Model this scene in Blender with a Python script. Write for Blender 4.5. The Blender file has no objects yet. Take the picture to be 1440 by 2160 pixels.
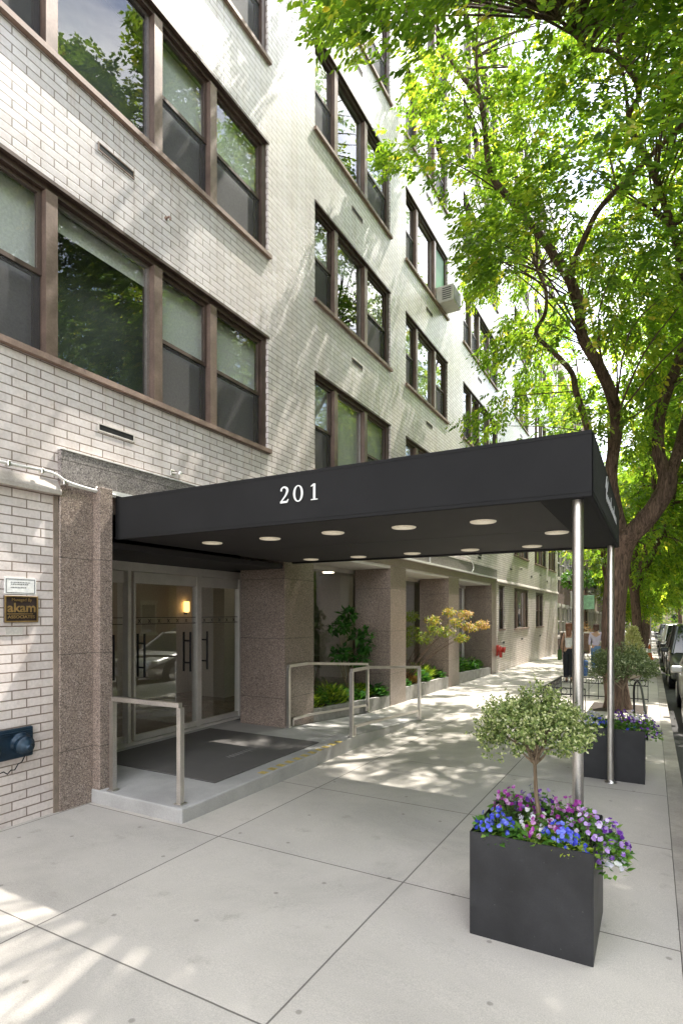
import bpy, bmesh, math, random
import numpy as np
from mathutils import Vector, Matrix
random.seed(7); RNG = np.random.default_rng(11)
R = math.radians; PI = math.pi
SC = bpy.context.scene; COL = SC.collection

# ------------------------------------------------------------------ camera
F_PX, CX, HY = 1187.0, 720.0, 1293.0            # focal length, centre, horizon (1440 px wide picture)
YAW = math.atan2(655, F_PX); CAM = Vector((4.527, 0, 1.68)); SLOPE = 0.0162
cd = bpy.data.cameras.new('camera'); cam = bpy.data.objects.new('camera', cd); COL.objects.link(cam)
cam.location = CAM; cam.rotation_euler = (R(90), 0, YAW)
cd.sensor_fit = 'HORIZONTAL'; cd.sensor_width = 36; cd.lens = 36 * F_PX / 1440
cd.shift_y = (HY - 1080) / 1440; cd.clip_start = 0.05; cd.clip_end = 2000
SC.camera = cam
# ------------------------------------------------------------------ world and sun
SUN = Vector((0.14, 0.575, 1.0)).normalized()
w = bpy.data.worlds.new('World'); SC.world = w; w.use_nodes = True
nt = w.node_tree; N = nt.nodes; L = nt.links
bg = N['Background']; bg.inputs['Strength'].default_value = 0.15
sky = N.new('ShaderNodeTexSky'); sky.sky_type = 'NISHITA'; sky.sun_disc = False
sky.sun_elevation = math.asin(SUN.z); sky.sun_rotation = math.atan2(SUN.x, SUN.y)
sky.air_density = 1.0; sky.dust_density = 1.2; sky.ozone_density = 1.0
tc = N.new('ShaderNodeTexCoord'); mp = N.new('ShaderNodeMapping'); mp.inputs['Scale'].default_value = (1.6, 1.6, 3.2)
cn = N.new('ShaderNodeTexNoise'); cn.inputs['Scale'].default_value = 1.7; cn.inputs['Detail'].default_value = 9; cn.inputs['Roughness'].default_value = 0.6
cn.inputs['Distortion'].default_value = 0.4
cr = N.new('ShaderNodeValToRGB'); cr.color_ramp.elements[0].position = 0.42; cr.color_ramp.elements[1].position = 0.60
mx = N.new('ShaderNodeMixRGB'); mx.inputs[2].default_value = (11.8, 11.5, 11.3, 1)
L.new(tc.outputs['Generated'], mp.inputs[0]); L.new(mp.outputs[0], cn.inputs['Vector']); L.new(cn.outputs[0], cr.inputs[0])
L.new(cr.outputs[0], mx.inputs[0]); L.new(sky.outputs[0], mx.inputs[1]); L.new(mx.outputs[0], bg.inputs['Color'])
sd = bpy.data.lights.new('sun', 'SUN'); sd.energy = 3.1; sd.angle = R(0.53); sd.color = (1.0, 0.95, 0.87)
so = bpy.data.objects.new('sun', sd); COL.objects.link(so); so.rotation_euler = SUN.to_track_quat('Z', 'Y').to_euler()
SC.view_settings.view_transform = 'Standard'; SC.view_settings.look = 'None'
SC.view_settings.exposure = 1.82; SC.view_settings.gamma = 1.0
SC.render.engine = 'CYCLES'
cy = SC.cycles; cy.max_bounces = 10; cy.diffuse_bounces = 5; cy.glossy_bounces = 4; cy.transmission_bounces = 6
cy.transparent_max_bounces = 16; cy.caustics_reflective = False; cy.caustics_refractive = False
cy.sample_clamp_indirect = 6; cy.use_denoising = True

def zs(y): return -SLOPE * y
_fw = Vector((-math.sin(YAW), math.cos(YAW), 0)); _rt = Vector((math.cos(YAW), math.sin(YAW), 0))
def at_y(u, v, y):                                # the point at street distance y seen at a place of the photograph
    r = _fw + _rt * (u - CX) / F_PX - Vector((0, 0, 1)) * (v - HY) / F_PX
    return CAM + r * (y / r.y)
# ------------------------------------------------------------------ materials
def mat(name, col, rough=0.6, metal=0.0, spec=0.5, emit=None, estr=0):
    m = bpy.data.materials.new(name); m.use_nodes = True; b = m.node_tree.nodes['Principled BSDF']
    b.inputs['Base Color'].default_value = (*col, 1); b.inputs['Roughness'].default_value = rough
    b.inputs['Metallic'].default_value = metal; b.inputs['Specular IOR Level'].default_value = spec
    if emit: b.inputs['Emission Color'].default_value = (*emit, 1); b.inputs['Emission Strength'].default_value = estr
    return m
def nodes(m): return m.node_tree.nodes, m.node_tree.links, m.node_tree.nodes['Principled BSDF']
def ramp(N, stops):
    r = N.new('ShaderNodeValToRGB'); e = r.color_ramp.elements
    while len(e) < len(stops): e.new(0.5)
    for k, (p, c) in enumerate(stops): e[k].position = p; e[k].color = (*c, 1)
    return r
def noise(N, L, scale, detail=4, rough=0.5, vec=None, dist=0):
    n = N.new('ShaderNodeTexNoise'); n.inputs['Scale'].default_value = scale; n.inputs['Detail'].default_value = detail
    n.inputs['Roughness'].default_value = rough; n.inputs['Distortion'].default_value = dist
    if vec is not None: L.new(vec, n.inputs['Vector'])
    return n
def obj_coord(N): return N.new('ShaderNodeTexCoord').outputs['Object']
def mixc(N, L, kind, fac, a, b):
    m = N.new('ShaderNodeMixRGB'); m.blend_type = kind
    for k, v in ((0, fac), (1, a), (2, b)):
        if isinstance(v, (int, float)): m.inputs[k].default_value = v
        elif isinstance(v, tuple): m.inputs[k].default_value = (*v, 1)
        else: L.new(v, m.inputs[k])
    return m.outputs[0]
def math2(N, L, op, a, b=None, c=None):
    m = N.new('ShaderNodeMath'); m.operation = op
    for k, v in enumerate((a, b, c)):
        if v is None: continue
        if isinstance(v, (int, float)): m.inputs[k].default_value = v
        else: L.new(v, m.inputs[k])
    return m.outputs[0]
def bump(N, L, b, h, strength=0.3, dist=0.01):
    n = N.new('ShaderNodeBump'); n.inputs['Strength'].default_value = strength; n.inputs['Distance'].default_value = dist
    L.new(h, n.inputs['Height']); L.new(n.outputs[0], b.inputs['Normal'])
def noisy(name, col, rough=0.6, metal=0.0, scale=6, amt=0.25, fine=60, bstr=0.15, spec=0.5, rvar=0.1):
    m = mat(name, col, rough, metal, spec); N, L, b = nodes(m); v = obj_coord(N)
    n1 = noise(N, L, scale, 6, 0.6, v); n2 = noise(N, L, fine, 3, 0.6, v)
    lo = tuple(c * (1 - amt) for c in col); hi = tuple(min(1, c * (1 + amt)) for c in col)
    r1 = ramp(N, [(0.3, lo), (0.7, hi)]); L.new(n1.outputs[0], r1.inputs[0])
    r2 = ramp(N, [(0.3, (0.86,) * 3), (0.7, (1.1,) * 3)]); L.new(n2.outputs[0], r2.inputs[0])
    L.new(mixc(N, L, 'MULTIPLY', 1.0, r1.outputs[0], r2.outputs[0]), b.inputs['Base Color'])
    rr = N.new('ShaderNodeMapRange'); rr.inputs[3].default_value = max(0.02, rough - rvar); rr.inputs[4].default_value = min(1, rough + rvar)
    L.new(n1.outputs[0], rr.inputs[0]); L.new(rr.outputs[0], b.inputs['Roughness'])
    if bstr: bump(N, L, b, n2.outputs[0], bstr, 0.003)
    return m
def brick_mat(name, c1, c2, mortar, bw, bh, ms, rough=0.4, bstr=0.5, stain=0.16, warm=None):
    m = mat(name, c1, rough); N, L, b = nodes(m); v = obj_coord(N)
    s = N.new('ShaderNodeSeparateXYZ'); L.new(v, s.inputs[0])
    cb = N.new('ShaderNodeCombineXYZ'); L.new(math2(N, L, 'ADD', s.outputs[0], s.outputs[1]), cb.inputs[0]); L.new(s.outputs[2], cb.inputs[1])
    t = N.new('ShaderNodeTexBrick'); L.new(cb.outputs[0], t.inputs['Vector'])
    t.inputs['Color1'].default_value = (*c1, 1); t.inputs['Color2'].default_value = (*c2, 1); t.inputs['Mortar'].default_value = (*mortar, 1)
    t.inputs['Scale'].default_value = 1; t.inputs['Brick Width'].default_value = bw; t.inputs['Row Height'].default_value = bh
    t.inputs['Mortar Size'].default_value = ms; t.inputs['Mortar Smooth'].default_value = 0.15; t.inputs['Bias'].default_value = 0.0
    n1 = noise(N, L, 0.7, 6, 0.65, v, 0.6); r1 = ramp(N, [(0.3, (1 - stain,) * 3), (0.65, (1.05,) * 3)]); L.new(n1.outputs[0], r1.inputs[0])
    mpz = N.new('ShaderNodeMapping'); mpz.inputs['Scale'].default_value = (3, 3, 0.35); L.new(v, mpz.inputs[0])
    n3 = noise(N, L, 1.6, 5, 0.6, mpz.outputs[0]); r3 = ramp(N, [(0.35, (0.93, 0.90, 0.87)), (0.6, (1.03,) * 3)]); L.new(n3.outputs[0], r3.inputs[0])
    n2 = noise(N, L, 38, 3, 0.6, v); r2 = ramp(N, [(0.3, (0.9,) * 3), (0.7, (1.07,) * 3)]); L.new(n2.outputs[0], r2.inputs[0])
    c = mixc(N, L, 'MULTIPLY', 1.0, t.outputs[0], r1.outputs[0]); c = mixc(N, L, 'MULTIPLY', 1.0, c, r2.outputs[0]); c = mixc(N, L, 'MULTIPLY', 1.0, c, r3.outputs[0])
    if warm:
        mps = N.new('ShaderNodeMapping'); mps.inputs['Scale'].default_value = (5, 5, 0.22); L.new(v, mps.inputs[0])
        ns = noise(N, L, 2.6, 4, 0.55, mps.outputs[0]); rs_ = ramp(N, [(0.60, (1, 1, 1)), (0.74, (0.74, 0.64, 0.55))]); L.new(ns.outputs[0], rs_.inputs[0])
        fz = math2(N, L, 'FRACT', math2(N, L, 'DIVIDE', math2(N, L, 'SUBTRACT', s.outputs[2], 3.825 - 2.625), 2.625)); band = N.new('ShaderNodeMapRange'); band.inputs[1].default_value = 0.72; band.inputs[2].default_value = 0.99; L.new(fz, band.inputs[0])
        c = mixc(N, L, 'MULTIPLY', band.outputs[0], c, rs_.outputs[0])
        nb = noise(N, L, 9, 5, 0.7, v); rb_ = ramp(N, [(0.30, (0.78, 0.74, 0.70)), (0.42, (1, 1, 1))]); L.new(nb.outputs[0], rb_.inputs[0]); c = mixc(N, L, 'MULTIPLY', 0.7, c, rb_.outputs[0])
    if warm:                                      # lower courses tinted warmer and darker, fading out with height
        mr = N.new('ShaderNodeMapRange'); mr.inputs[1].default_value = 0.5; mr.inputs[2].default_value = 8.5; L.new(s.outputs[2], mr.inputs[0])
        tint = ramp(N, [(0.0, warm), (1.0, (1, 1, 1.0))]); L.new(mr.outputs[0], tint.inputs[0])
        c = mixc(N, L, 'MULTIPLY', 1.0, c, tint.outputs[0])
    L.new(c, b.inputs['Base Color'])
    inv = math2(N, L, 'SUBTRACT', 1.0, t.outputs['Fac']); h = math2(N, L, 'ADD', inv, math2(N, L, 'MULTIPLY', n2.outputs[0], 0.12))
    bump(N, L, b, h, bstr, 0.006)
    return m
def glass_mat(name, tint=(0.8, 0.84, 0.82), ior=1.55, gain=1.9, base=0.03):
    m = bpy.data.materials.new(name); m.use_nodes = True; N = m.node_tree.nodes; L = m.node_tree.links; N.clear()
    o = N.new('ShaderNodeOutputMaterial'); mix = N.new('ShaderNodeMixShader'); t = N.new('ShaderNodeBsdfTransparent'); g = N.new('ShaderNodeBsdfGlossy')
    g.inputs['Roughness'].default_value = 0.01; g.inputs['Color'].default_value = (0.96, 0.98, 1, 1); t.inputs['Color'].default_value = (*tint, 1)
    fr = N.new('ShaderNodeLayerWeight'); f5 = math2(N, L, 'POWER', fr.outputs['Facing'], 5.0); r0 = ((ior - 1) / (ior + 1)) ** 2
    k = math2(N, L, 'MINIMUM', math2(N, L, 'MULTIPLY_ADD', f5, gain * (1 - r0), gain * r0 + base), 0.96)
    v = N.new('ShaderNodeTexCoord').outputs['Object']; n = noise(N, L, 0.9, 2, 0.5, v)
    bp = N.new('ShaderNodeBump'); bp.inputs['Strength'].default_value = 0.08; bp.inputs['Distance'].default_value = 0.02; L.new(n.outputs[0], bp.inputs['Height']); L.new(bp.outputs[0], g.inputs['Normal'])
    L.new(k, mix.inputs[0]); L.new(t.outputs[0], mix.inputs[1]); L.new(g.outputs[0], mix.inputs[2]); L.new(mix.outputs[0], o.inputs[0])
    return m
def leaf_mat(name, stops, trans=0.5, tcol=(0.35, 0.5, 0.05), rough=0.45):
    m = bpy.data.materials.new(name); m.use_nodes = True; N = m.node_tree.nodes; L = m.node_tree.links; N.clear()
    o = N.new('ShaderNodeOutputMaterial'); a = N.new('ShaderNodeAttribute'); a.attribute_name = 'tone'
    r = ramp(N, stops); L.new(a.outputs['Fac'], r.inputs[0])
    p = N.new('ShaderNodeBsdfPrincipled'); L.new(r.outputs[0], p.inputs['Base Color']); p.inputs['Roughness'].default_value = rough; p.inputs['Specular IOR Level'].default_value = 0.35
    t = N.new('ShaderNodeBsdfTranslucent'); c = mixc(N, L, 'MULTIPLY', 1.0, r.outputs[0], tuple(tcol)); L.new(c, t.inputs['Color'])
    mix = N.new('ShaderNodeMixShader'); mix.inputs[0].default_value = trans
    L.new(p.outputs[0], mix.inputs[1]); L.new(t.outputs[0], mix.inputs[2]); L.new(mix.outputs[0], o.inputs[0])
    return m
def granite_mat(name, base, dark, light, scale=130, rough=0.3):
    m = mat(name, base, rough); N, L, b = nodes(m); v = obj_coord(N)
    vo = N.new('ShaderNodeTexVoronoi'); vo.inputs['Scale'].default_value = scale; L.new(v, vo.inputs['Vector'])
    sp = N.new('ShaderNodeSeparateColor'); L.new(vo.outputs['Color'], sp.inputs[0])
    r = ramp(N, [(0.0, dark), (0.28, tuple(c * 0.75 for c in base)), (0.55, base), (0.8, tuple(c * 1.15 for c in base)), (1.0, light)]); L.new(sp.outputs[0], r.inputs[0])
    n = noise(N, L, 1.4, 6, 0.6, v); r2 = ramp(N, [(0.3, (0.84,) * 3), (0.7, (1.12,) * 3)]); L.new(n.outputs[0], r2.inputs[0])
    c = mixc(N, L, 'MULTIPLY', 1.0, r.outputs[0], r2.outputs[0])
    s = N.new('ShaderNodeSeparateXYZ'); L.new(v, s.inputs[0])   # slab joints every 0.83 m of height
    q = math2(N, L, 'ABSOLUTE', math2(N, L, 'SUBTRACT', math2(N, L, 'FRACT', math2(N, L, 'DIVIDE', math2(N, L, 'SUBTRACT', s.outputs[2], 0.04), 0.85)), 0.5))
    jt = math2(N, L, 'LESS_THAN', q, 0.0045)
    c = mixc(N, L, 'MIX', math2(N, L, 'MULTIPLY', jt, 0.7), c, (0.03, 0.025, 0.02)); L.new(c, b.inputs['Base Color'])
    return m
def paving_mat(name, base, x0, dx, y0, dy, line=0.006):
    m = mat(name, base, 0.85, spec=0.3); N, L, b = nodes(m); v = obj_coord(N)
    s = N.new('ShaderNodeSeparateXYZ'); L.new(v, s.inputs[0])
    wob = noise(N, L, 3.0, 2, 0.5, v)
    wv = math2(N, L, 'MULTIPLY', math2(N, L, 'SUBTRACT', wob.outputs[0], 0.5), 0.006)
    def jd(o, o0, d):
        q = math2(N, L, 'DIVIDE', math2(N, L, 'ADD', math2(N, L, 'SUBTRACT', o, o0), wv), d)
        fr = math2(N, L, 'ABSOLUTE', math2(N, L, 'SUBTRACT', math2(N, L, 'FRACT', math2(N, L, 'ADD', q, 0.5)), 0.5))
        return math2(N, L, 'MULTIPLY', fr, d), math2(N, L, 'FLOOR', q)
    d1, i1 = jd(s.outputs[0], x0, dx); d2, i2 = jd(s.outputs[1], y0, dy)
    dm = math2(N, L, 'MINIMUM', d1, d2)
    jl = N.new('ShaderNodeMapRange'); jl.inputs[1].default_value = line * 0.5; jl.inputs[2].default_value = line * 1.1; jl.inputs[3].default_value = 1; jl.inputs[4].default_value = 0; L.new(dm, jl.inputs[0])
    cbv = N.new('ShaderNodeCombineXYZ'); L.new(i1, cbv.inputs[0]); L.new(i2, cbv.inputs[1])
    wn = N.new('ShaderNodeTexWhiteNoise'); L.new(cbv.outputs[0], wn.inputs['Vector'])
    rs = ramp(N, [(0, (0.89, 0.89, 0.885)), (1, (1.06, 1.05, 1.03))]); L.new(wn.outputs[0], rs.inputs[0])
    n1 = noise(N, L, 0.8, 8, 0.68, v, 0.5); r1 = ramp(N, [(0.28, tuple(c * 0.80 for c in base)), (0.5, base), (0.74, tuple(c * 1.14 for c in base))]); L.new(n1.outputs[0], r1.inputs[0])
    n2 = noise(N, L, 190, 3, 0.7, v); r2 = ramp(N, [(0.3, (0.76,) * 3), (0.7, (1.16,) * 3)]); L.new(n2.outputs[0], r2.inputs[0])
    n3 = noise(N, L, 5.5, 4, 0.55, v); r3 = ramp(N, [(0.27, (0.72, 0.71, 0.69)), (0.36, (1, 1, 1))]); L.new(n3.outputs[0], r3.inputs[0])
    vo = N.new('ShaderNodeTexVoronoi'); vo.voronoi_dimensions = '2D'; vo.inputs['Scale'].default_value = 1.5; vo.inputs['Randomness'].default_value = 1; L.new(v, vo.inputs['Vector'])
    sp = ramp(N, [(0.016, (0.36, 0.35, 0.34)), (0.026, (1, 1, 1))]); L.new(vo.outputs['Distance'], sp.inputs[0])   # trodden gum spots
    c = mixc(N, L, 'MULTIPLY', 1, r1.outputs[0], r2.outputs[0]); c = mixc(N, L, 'MULTIPLY', 0.5, c, r3.outputs[0]); c = mixc(N, L, 'MULTIPLY', 0.6, c, sp.outputs[0]); c = mixc(N, L, 'MULTIPLY', 1, c, rs.outputs[0])
    c = mixc(N, L, 'MIX', math2(N, L, 'MULTIPLY', jl.outputs[0], 0.82), c, (0.07, 0.062, 0.055)); L.new(c, b.inputs['Base Color'])
    h = math2(N, L, 'SUBTRACT', math2(N, L, 'MULTIPLY', n2.outputs[0], 0.25), jl.outputs[0]); bump(N, L, b, h, 0.35, 0.004)
    return m
M = {}
M['brick'] = brick_mat('white_glazed_brick', (0.80, 0.765, 0.76), (0.68, 0.645, 0.642), (0.25, 0.205, 0.175), 0.245, 0.0748, 0.0055, 0.34, 0.5, 0.17, (0.96, 0.905, 0.865))
M['brown_brick'] = brick_mat('brown_brick', (0.17, 0.10, 0.07), (0.11, 0.07, 0.055), (0.2, 0.17, 0.14), 0.22, 0.075, 0.008, 0.8)
M['red_brick'] = brick_mat('red_brick', (0.28, 0.12, 0.08), (0.2, 0.09, 0.06), (0.25, 0.22, 0.19), 0.22, 0.075, 0.008, 0.8)
M['tan_brick'] = brick_mat('tan_brick', (0.42, 0.34, 0.25), (0.34, 0.27, 0.2), (0.3, 0.27, 0.22), 0.22, 0.075, 0.008, 0.8)
M['granite'] = granite_mat('brown_granite', (0.265, 0.207, 0.172), (0.075, 0.058, 0.05), (0.44, 0.37, 0.32), 130, 0.28)
M['granite_grey'] = granite_mat('grey_granite', (0.24, 0.215, 0.20), (0.07, 0.06, 0.06), (0.42, 0.38, 0.36), 105, 0.4)
M['stone'] = noisy('pale_stone', (0.58, 0.54, 0.49), 0.7, amt=0.15)
M['ledge_stone'] = noisy('ledge_stone', (0.42, 0.375, 0.33), 0.75, amt=0.2)
M['white_paint'] = noisy('white_paint', (0.72, 0.70, 0.66), 0.5, amt=0.08)
M['soffit'] = noisy('soffit_plaster', (0.62, 0.58, 0.53), 0.8, amt=0.06)
M['brown_frame'] = noisy('brown_window_frame', (0.085, 0.058, 0.046), 0.42, 0.25, 5, 0.3, 80, 0.1)
M['rose_sill'] = noisy('rose_brown_sill', (0.265, 0.185, 0.145), 0.55, 0.1, 4, 0.25, 50, 0.15)
M['mullion'] = noisy('mullion_cover', (0.19, 0.135, 0.108), 0.4, 0.3, 4, 0.25, 60, 0.1)
M['alum'] = noisy('aluminium_sash', (0.30, 0.27, 0.25), 0.35, 0.7, 5, 0.15, 60, 0.05)
M['screen'] = noisy('insect_screen', (0.045, 0.043, 0.043), 0.75, 0, 3, 0.12, 300, 0.2)
_n, _l, _b = nodes(M['screen']); _t = _n.new('ShaderNodeBsdfTransparent'); _m = _n.new('ShaderNodeMixShader'); _m.inputs[0].default_value = 0.72
_l.new(_t.outputs[0], _m.inputs[1]); _l.new(_b.outputs[0], _m.inputs[2]); _l.new(_m.outputs[0], _n['Material Output'].inputs[0])
M['blind'] = noisy('window_shade', (0.70, 0.70, 0.67), 0.8, 0, 1.5, 0.08, 40, 0.0)
M['dim_backing'] = noisy('painted_room_dimness', (0.085, 0.092, 0.085), 0.9, 0, 1.2, 0.5, 9, 0)
M['green_film'] = noisy('green_film', (0.06, 0.22, 0.10), 0.5, 0, 2, 0.2, 40, 0)
M['glass'] = glass_mat('window_glass', (0.90, 0.93, 0.91), 1.5, 1.5, 0.03)
M['door_glass'] = glass_mat('lobby_glass', (0.84, 0.87, 0.85), 1.5, 2.9, 0.07)
M['steel'] = noisy('brushed_steel', (0.70, 0.67, 0.63), 0.36, 1.0, 4, 0.1, 120, 0.05)
M['door_metal'] = noisy('satin_door_metal', (0.66, 0.63, 0.58), 0.42, 0.45, 4, 0.1, 100, 0.05)
M['black_metal'] = noisy('black_metal', (0.018, 0.018, 0.02), 0.4, 0.6, 6, 0.3, 80, 0.05)
M['canvas'] = noisy('charcoal_canvas', (0.0185, 0.0183, 0.0187), 0.85, 0, 1.3, 0.22, 900, 0.35, 0.22)
M['canvas_in'] = noisy('dark_soffit_fabric', (0.028, 0.0245, 0.0245), 0.7, 0, 1.5, 0.2, 700, 0.2, 0.35)
M['lamp'] = noisy('frosted_lamp_disc', (0.80, 0.72, 0.58), 0.5, 0, 9, 0.08, 60, 0)
for _k in ('lamp', 'lens'):
    if _k == 'lens': M['lens'] = noisy('downlight_lens', (0.80, 0.74, 0.62), 0.5, 0, 9, 0.08, 60, 0)
    _b = M[_k].node_tree.nodes['Principled BSDF']; _b.inputs['Emission Color'].default_value = (1.0, 0.86, 0.62, 1); _b.inputs['Emission Strength'].default_value = 0.055 if _k == 'lamp' else 0.09
M['letter'] = mat('white_lettering', (0.82, 0.82, 0.80), 0.5)
M['dull_letter'] = mat('dull_lettering', (0.40, 0.40, 0.39), 0.6)
M['concrete'] = noisy('step_concrete', (0.40, 0.39, 0.375), 0.85, 0, 2.2, 0.18, 150, 0.2)
M['concrete_side'] = noisy('step_face_concrete', (0.33, 0.315, 0.30), 0.85, 0, 7, 0.25, 60, 0.3)
M['paving'] = paving_mat('sidewalk_concrete', (0.50, 0.468, 0.425), 1.585, 1.54, 1.885, 1.475)
M['kerb'] = noisy('kerb_stone', (0.36, 0.33, 0.29), 0.8, 0, 2.5, 0.3, 60, 0.3)
M['asphalt'] = noisy('asphalt', (0.055, 0.053, 0.05), 0.9, 0, 1.5, 0.3, 160, 0.5)
M['ground'] = noisy('ground_dirt', (0.15, 0.14, 0.12), 0.95)
M['mat'] = noisy('grey_doormat', (0.105, 0.098, 0.092), 0.95, 0, 2.5, 0.12, 500, 0.5)
M['yellow'] = noisy('worn_yellow_paint', (0.55, 0.42, 0.12), 0.7, 0, 14, 0.45, 60, 0.1)
M['planter'] = noisy('black_planter_shell', (0.018, 0.018, 0.0195), 0.45, 0, 3.5, 0.5, 130, 0.15, 0.5)
def speckle(m, scale, thr, col):
    N, L, b = nodes(m); v = obj_coord(N); n = noise(N, L, scale, 3, 0.7, v); r = ramp(N, [(thr, (0, 0, 0)), (thr + 0.05, (1, 1, 1))]); L.new(n.outputs[0], r.inputs[0]); src = b.inputs['Base Color'].links[0].from_socket
    L.new(mixc(N, L, 'MIX', r.outputs[0], src, col), b.inputs['Base Color'])
speckle(M['planter'], 55, 0.70, (0.10, 0.095, 0.09)); speckle(M['planter'], 4.5, 0.68, (0.032, 0.033, 0.037))
M['soil'] = noisy('dark_soil', (0.04, 0.028, 0.02), 0.95, 0, 12, 0.5, 60, 0.8)
M['mortar_brown'] = noisy('brown_mortar', (0.24, 0.19, 0.15), 0.9, 0, 6, 0.3, 80, 0.3)
M['blue_iron'] = noisy('dark_blue_enamel', (0.014, 0.034, 0.058), 0.4, 0.3, 10, 0.35, 60, 0.2)
M['red_paint'] = noisy('red_enamel', (0.45, 0.04, 0.03), 0.45, 0, 10, 0.2)
M['brass'] = noisy('brass', (0.62, 0.42, 0.17), 0.35, 0.9, 8, 0.2, 60, 0.05)
M['plaque'] = noisy('bronze_plaque_field', (0.055, 0.04, 0.035), 0.35, 0.5, 8, 0.25)
M['paper'] = noisy('paper', (0.72, 0.72, 0.70), 0.7, 0, 4, 0.05, 40, 0)
M['ink'] = mat('ink', (0.03, 0.03, 0.035), 0.7)
M['beige'] = noisy('lobby_wall', (0.62, 0.58, 0.51), 0.6, 0, 1.0, 0.1, 30, 0)
M['lobby_floor'] = noisy('lobby_floor', (0.22, 0.19, 0.16), 0.2, 0, 2, 0.3, 30, 0)
M['wood_dark'] = noisy('dark_wood', (0.06, 0.04, 0.03), 0.4, 0, 3, 0.3)
M['sconce'] = mat('lit_sconce', (0.9, 0.6, 0.25), 0.5, emit=(1.0, 0.55, 0.16), estr=1.3)
M['ac'] = noisy('ac_casing', (0.62, 0.60, 0.55), 0.5, 0, 5, 0.1)
M['ac_dark'] = noisy('ac_louvre', (0.09, 0.088, 0.082), 0.6)
M['tyre'] = noisy('tyre_rubber', (0.02, 0.02, 0.02), 0.85)
M['car_glass'] = mat('car_glass', (0.012, 0.016, 0.017), 0.05, spec=0.9)
M['light_lens'] = mat('headlight_lens', (0.75, 0.77, 0.8), 0.1)
M['tail'] = mat('tail_lens', (0.35, 0.01, 0.01), 0.15)
M['plastic'] = noisy('black_plastic', (0.03, 0.03, 0.03), 0.55)
M['blue_bin'] = noisy('blue_plastic', (0.03, 0.12, 0.42), 0.5)
M['orange'] = noisy('orange_plastic', (0.75, 0.17, 0.03), 0.5)
M['terracotta'] = noisy('pale_pot', (0.55, 0.45, 0.36), 0.8)
M['skin'] = noisy('skin', (0.52, 0.32, 0.22), 0.5, 0, 5, 0.06, 60, 0)
M['hair_brown'] = noisy('brown_hair', (0.10, 0.05, 0.03), 0.5, 0, 20, 0.4, 200, 0.3)
M['hair_red'] = noisy('auburn_hair', (0.20, 0.085, 0.04), 0.5, 0, 20, 0.4, 200, 0.3)
M['white_cloth'] = noisy('white_knit', (0.75, 0.75, 0.73), 0.9)
M['lilac_cloth'] = noisy('lilac_knit', (0.55, 0.50, 0.62), 0.9, 0, 6, 0.1)
M['black_cloth'] = noisy('black_denim', (0.022, 0.024, 0.03), 0.9)
M['denim'] = noisy('blue_denim', (0.11, 0.20, 0.36), 0.9, 0, 7, 0.25)
M['green_bag'] = noisy('green_bag', (0.07, 0.13, 0.03), 0.8)
M['blue_bag'] = noisy('blue_checked_bag', (0.10, 0.18, 0.40), 0.8, 0, 30, 0.7)
M['shoe'] = noisy('brown_shoe', (0.12, 0.07, 0.05), 0.6)
M['leaf'] = leaf_mat('street_tree_leaf', [(0, (0.045, 0.105, 0.022)), (0.45, (0.10, 0.20, 0.034)), (0.8, (0.20, 0.305, 0.05)), (1, (0.35, 0.36, 0.09))], 0.60, (3.4, 2.75, 0.95))
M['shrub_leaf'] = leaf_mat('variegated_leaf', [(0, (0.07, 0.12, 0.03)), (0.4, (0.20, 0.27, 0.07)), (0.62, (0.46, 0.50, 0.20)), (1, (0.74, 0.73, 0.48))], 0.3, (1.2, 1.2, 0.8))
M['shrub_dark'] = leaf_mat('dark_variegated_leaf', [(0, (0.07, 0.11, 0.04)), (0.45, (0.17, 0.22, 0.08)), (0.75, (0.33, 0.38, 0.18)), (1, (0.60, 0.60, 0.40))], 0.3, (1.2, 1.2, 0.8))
M['cream_leaf'] = leaf_mat('cream_leaf', [(0, (0.30, 0.34, 0.10)), (0.4, (0.60, 0.60, 0.28)), (1, (0.85, 0.83, 0.56))], 0.35, (1.2, 1.2, 0.8))
M['herb'] = leaf_mat('bedding_leaf', [(0, (0.04, 0.12, 0.02)), (0.6, (0.10, 0.24, 0.035)), (1, (0.26, 0.38, 0.07))], 0.35, (1.6, 1.7, 0.7))
M['dark_herb'] = leaf_mat('shade_plant_leaf', [(0, (0.02, 0.07, 0.015)), (0.6, (0.05, 0.16, 0.03)), (1, (0.13, 0.28, 0.05))], 0.35, (1.6, 1.7, 0.7))
M['lime_herb'] = leaf_mat('lime_leaf', [(0, (0.12, 0.20, 0.02)), (0.6, (0.26, 0.36, 0.04)), (1, (0.42, 0.48, 0.08))], 0.35, (1.4, 1.5, 0.7))
M['rust_herb'] = leaf_mat('rust_leaf', [(0, (0.20, 0.10, 0.03)), (0.6, (0.34, 0.19, 0.06)), (1, (0.42, 0.30, 0.10))], 0.35, (1.3, 1.2, 0.7))
M['maple'] = leaf_mat('maple_leaf', [(0, (0.12, 0.20, 0.025)), (0.35, (0.26, 0.34, 0.04)), (0.6, (0.46, 0.30, 0.06)), (0.85, (0.50, 0.34, 0.20)), (1, (0.52, 0.42, 0.34))], 0.45, (1.5, 1.3, 0.9))
def petal(n, a, b, c): return leaf_mat(n, [(0, a), (0.6, b), (1, c)], 0.25, (1.1, 1.1, 1.2), 0.6)
M['p_blue'] = petal('blue_petal', (0.03, 0.04, 0.42), (0.07, 0.09, 0.62), (0.20, 0.24, 0.75))
M['p_purple'] = petal('purple_petal', (0.07, 0.01, 0.18), (0.16, 0.03, 0.34), (0.42, 0.28, 0.60))
M['p_magenta'] = petal('magenta_petal', (0.22, 0.01, 0.20), (0.38, 0.04, 0.34), (0.62, 0.36, 0.58))
M['p_white'] = petal('white_petal', (0.60, 0.52, 0.68), (0.75, 0.72, 0.78), (0.82, 0.82, 0.74))
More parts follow.
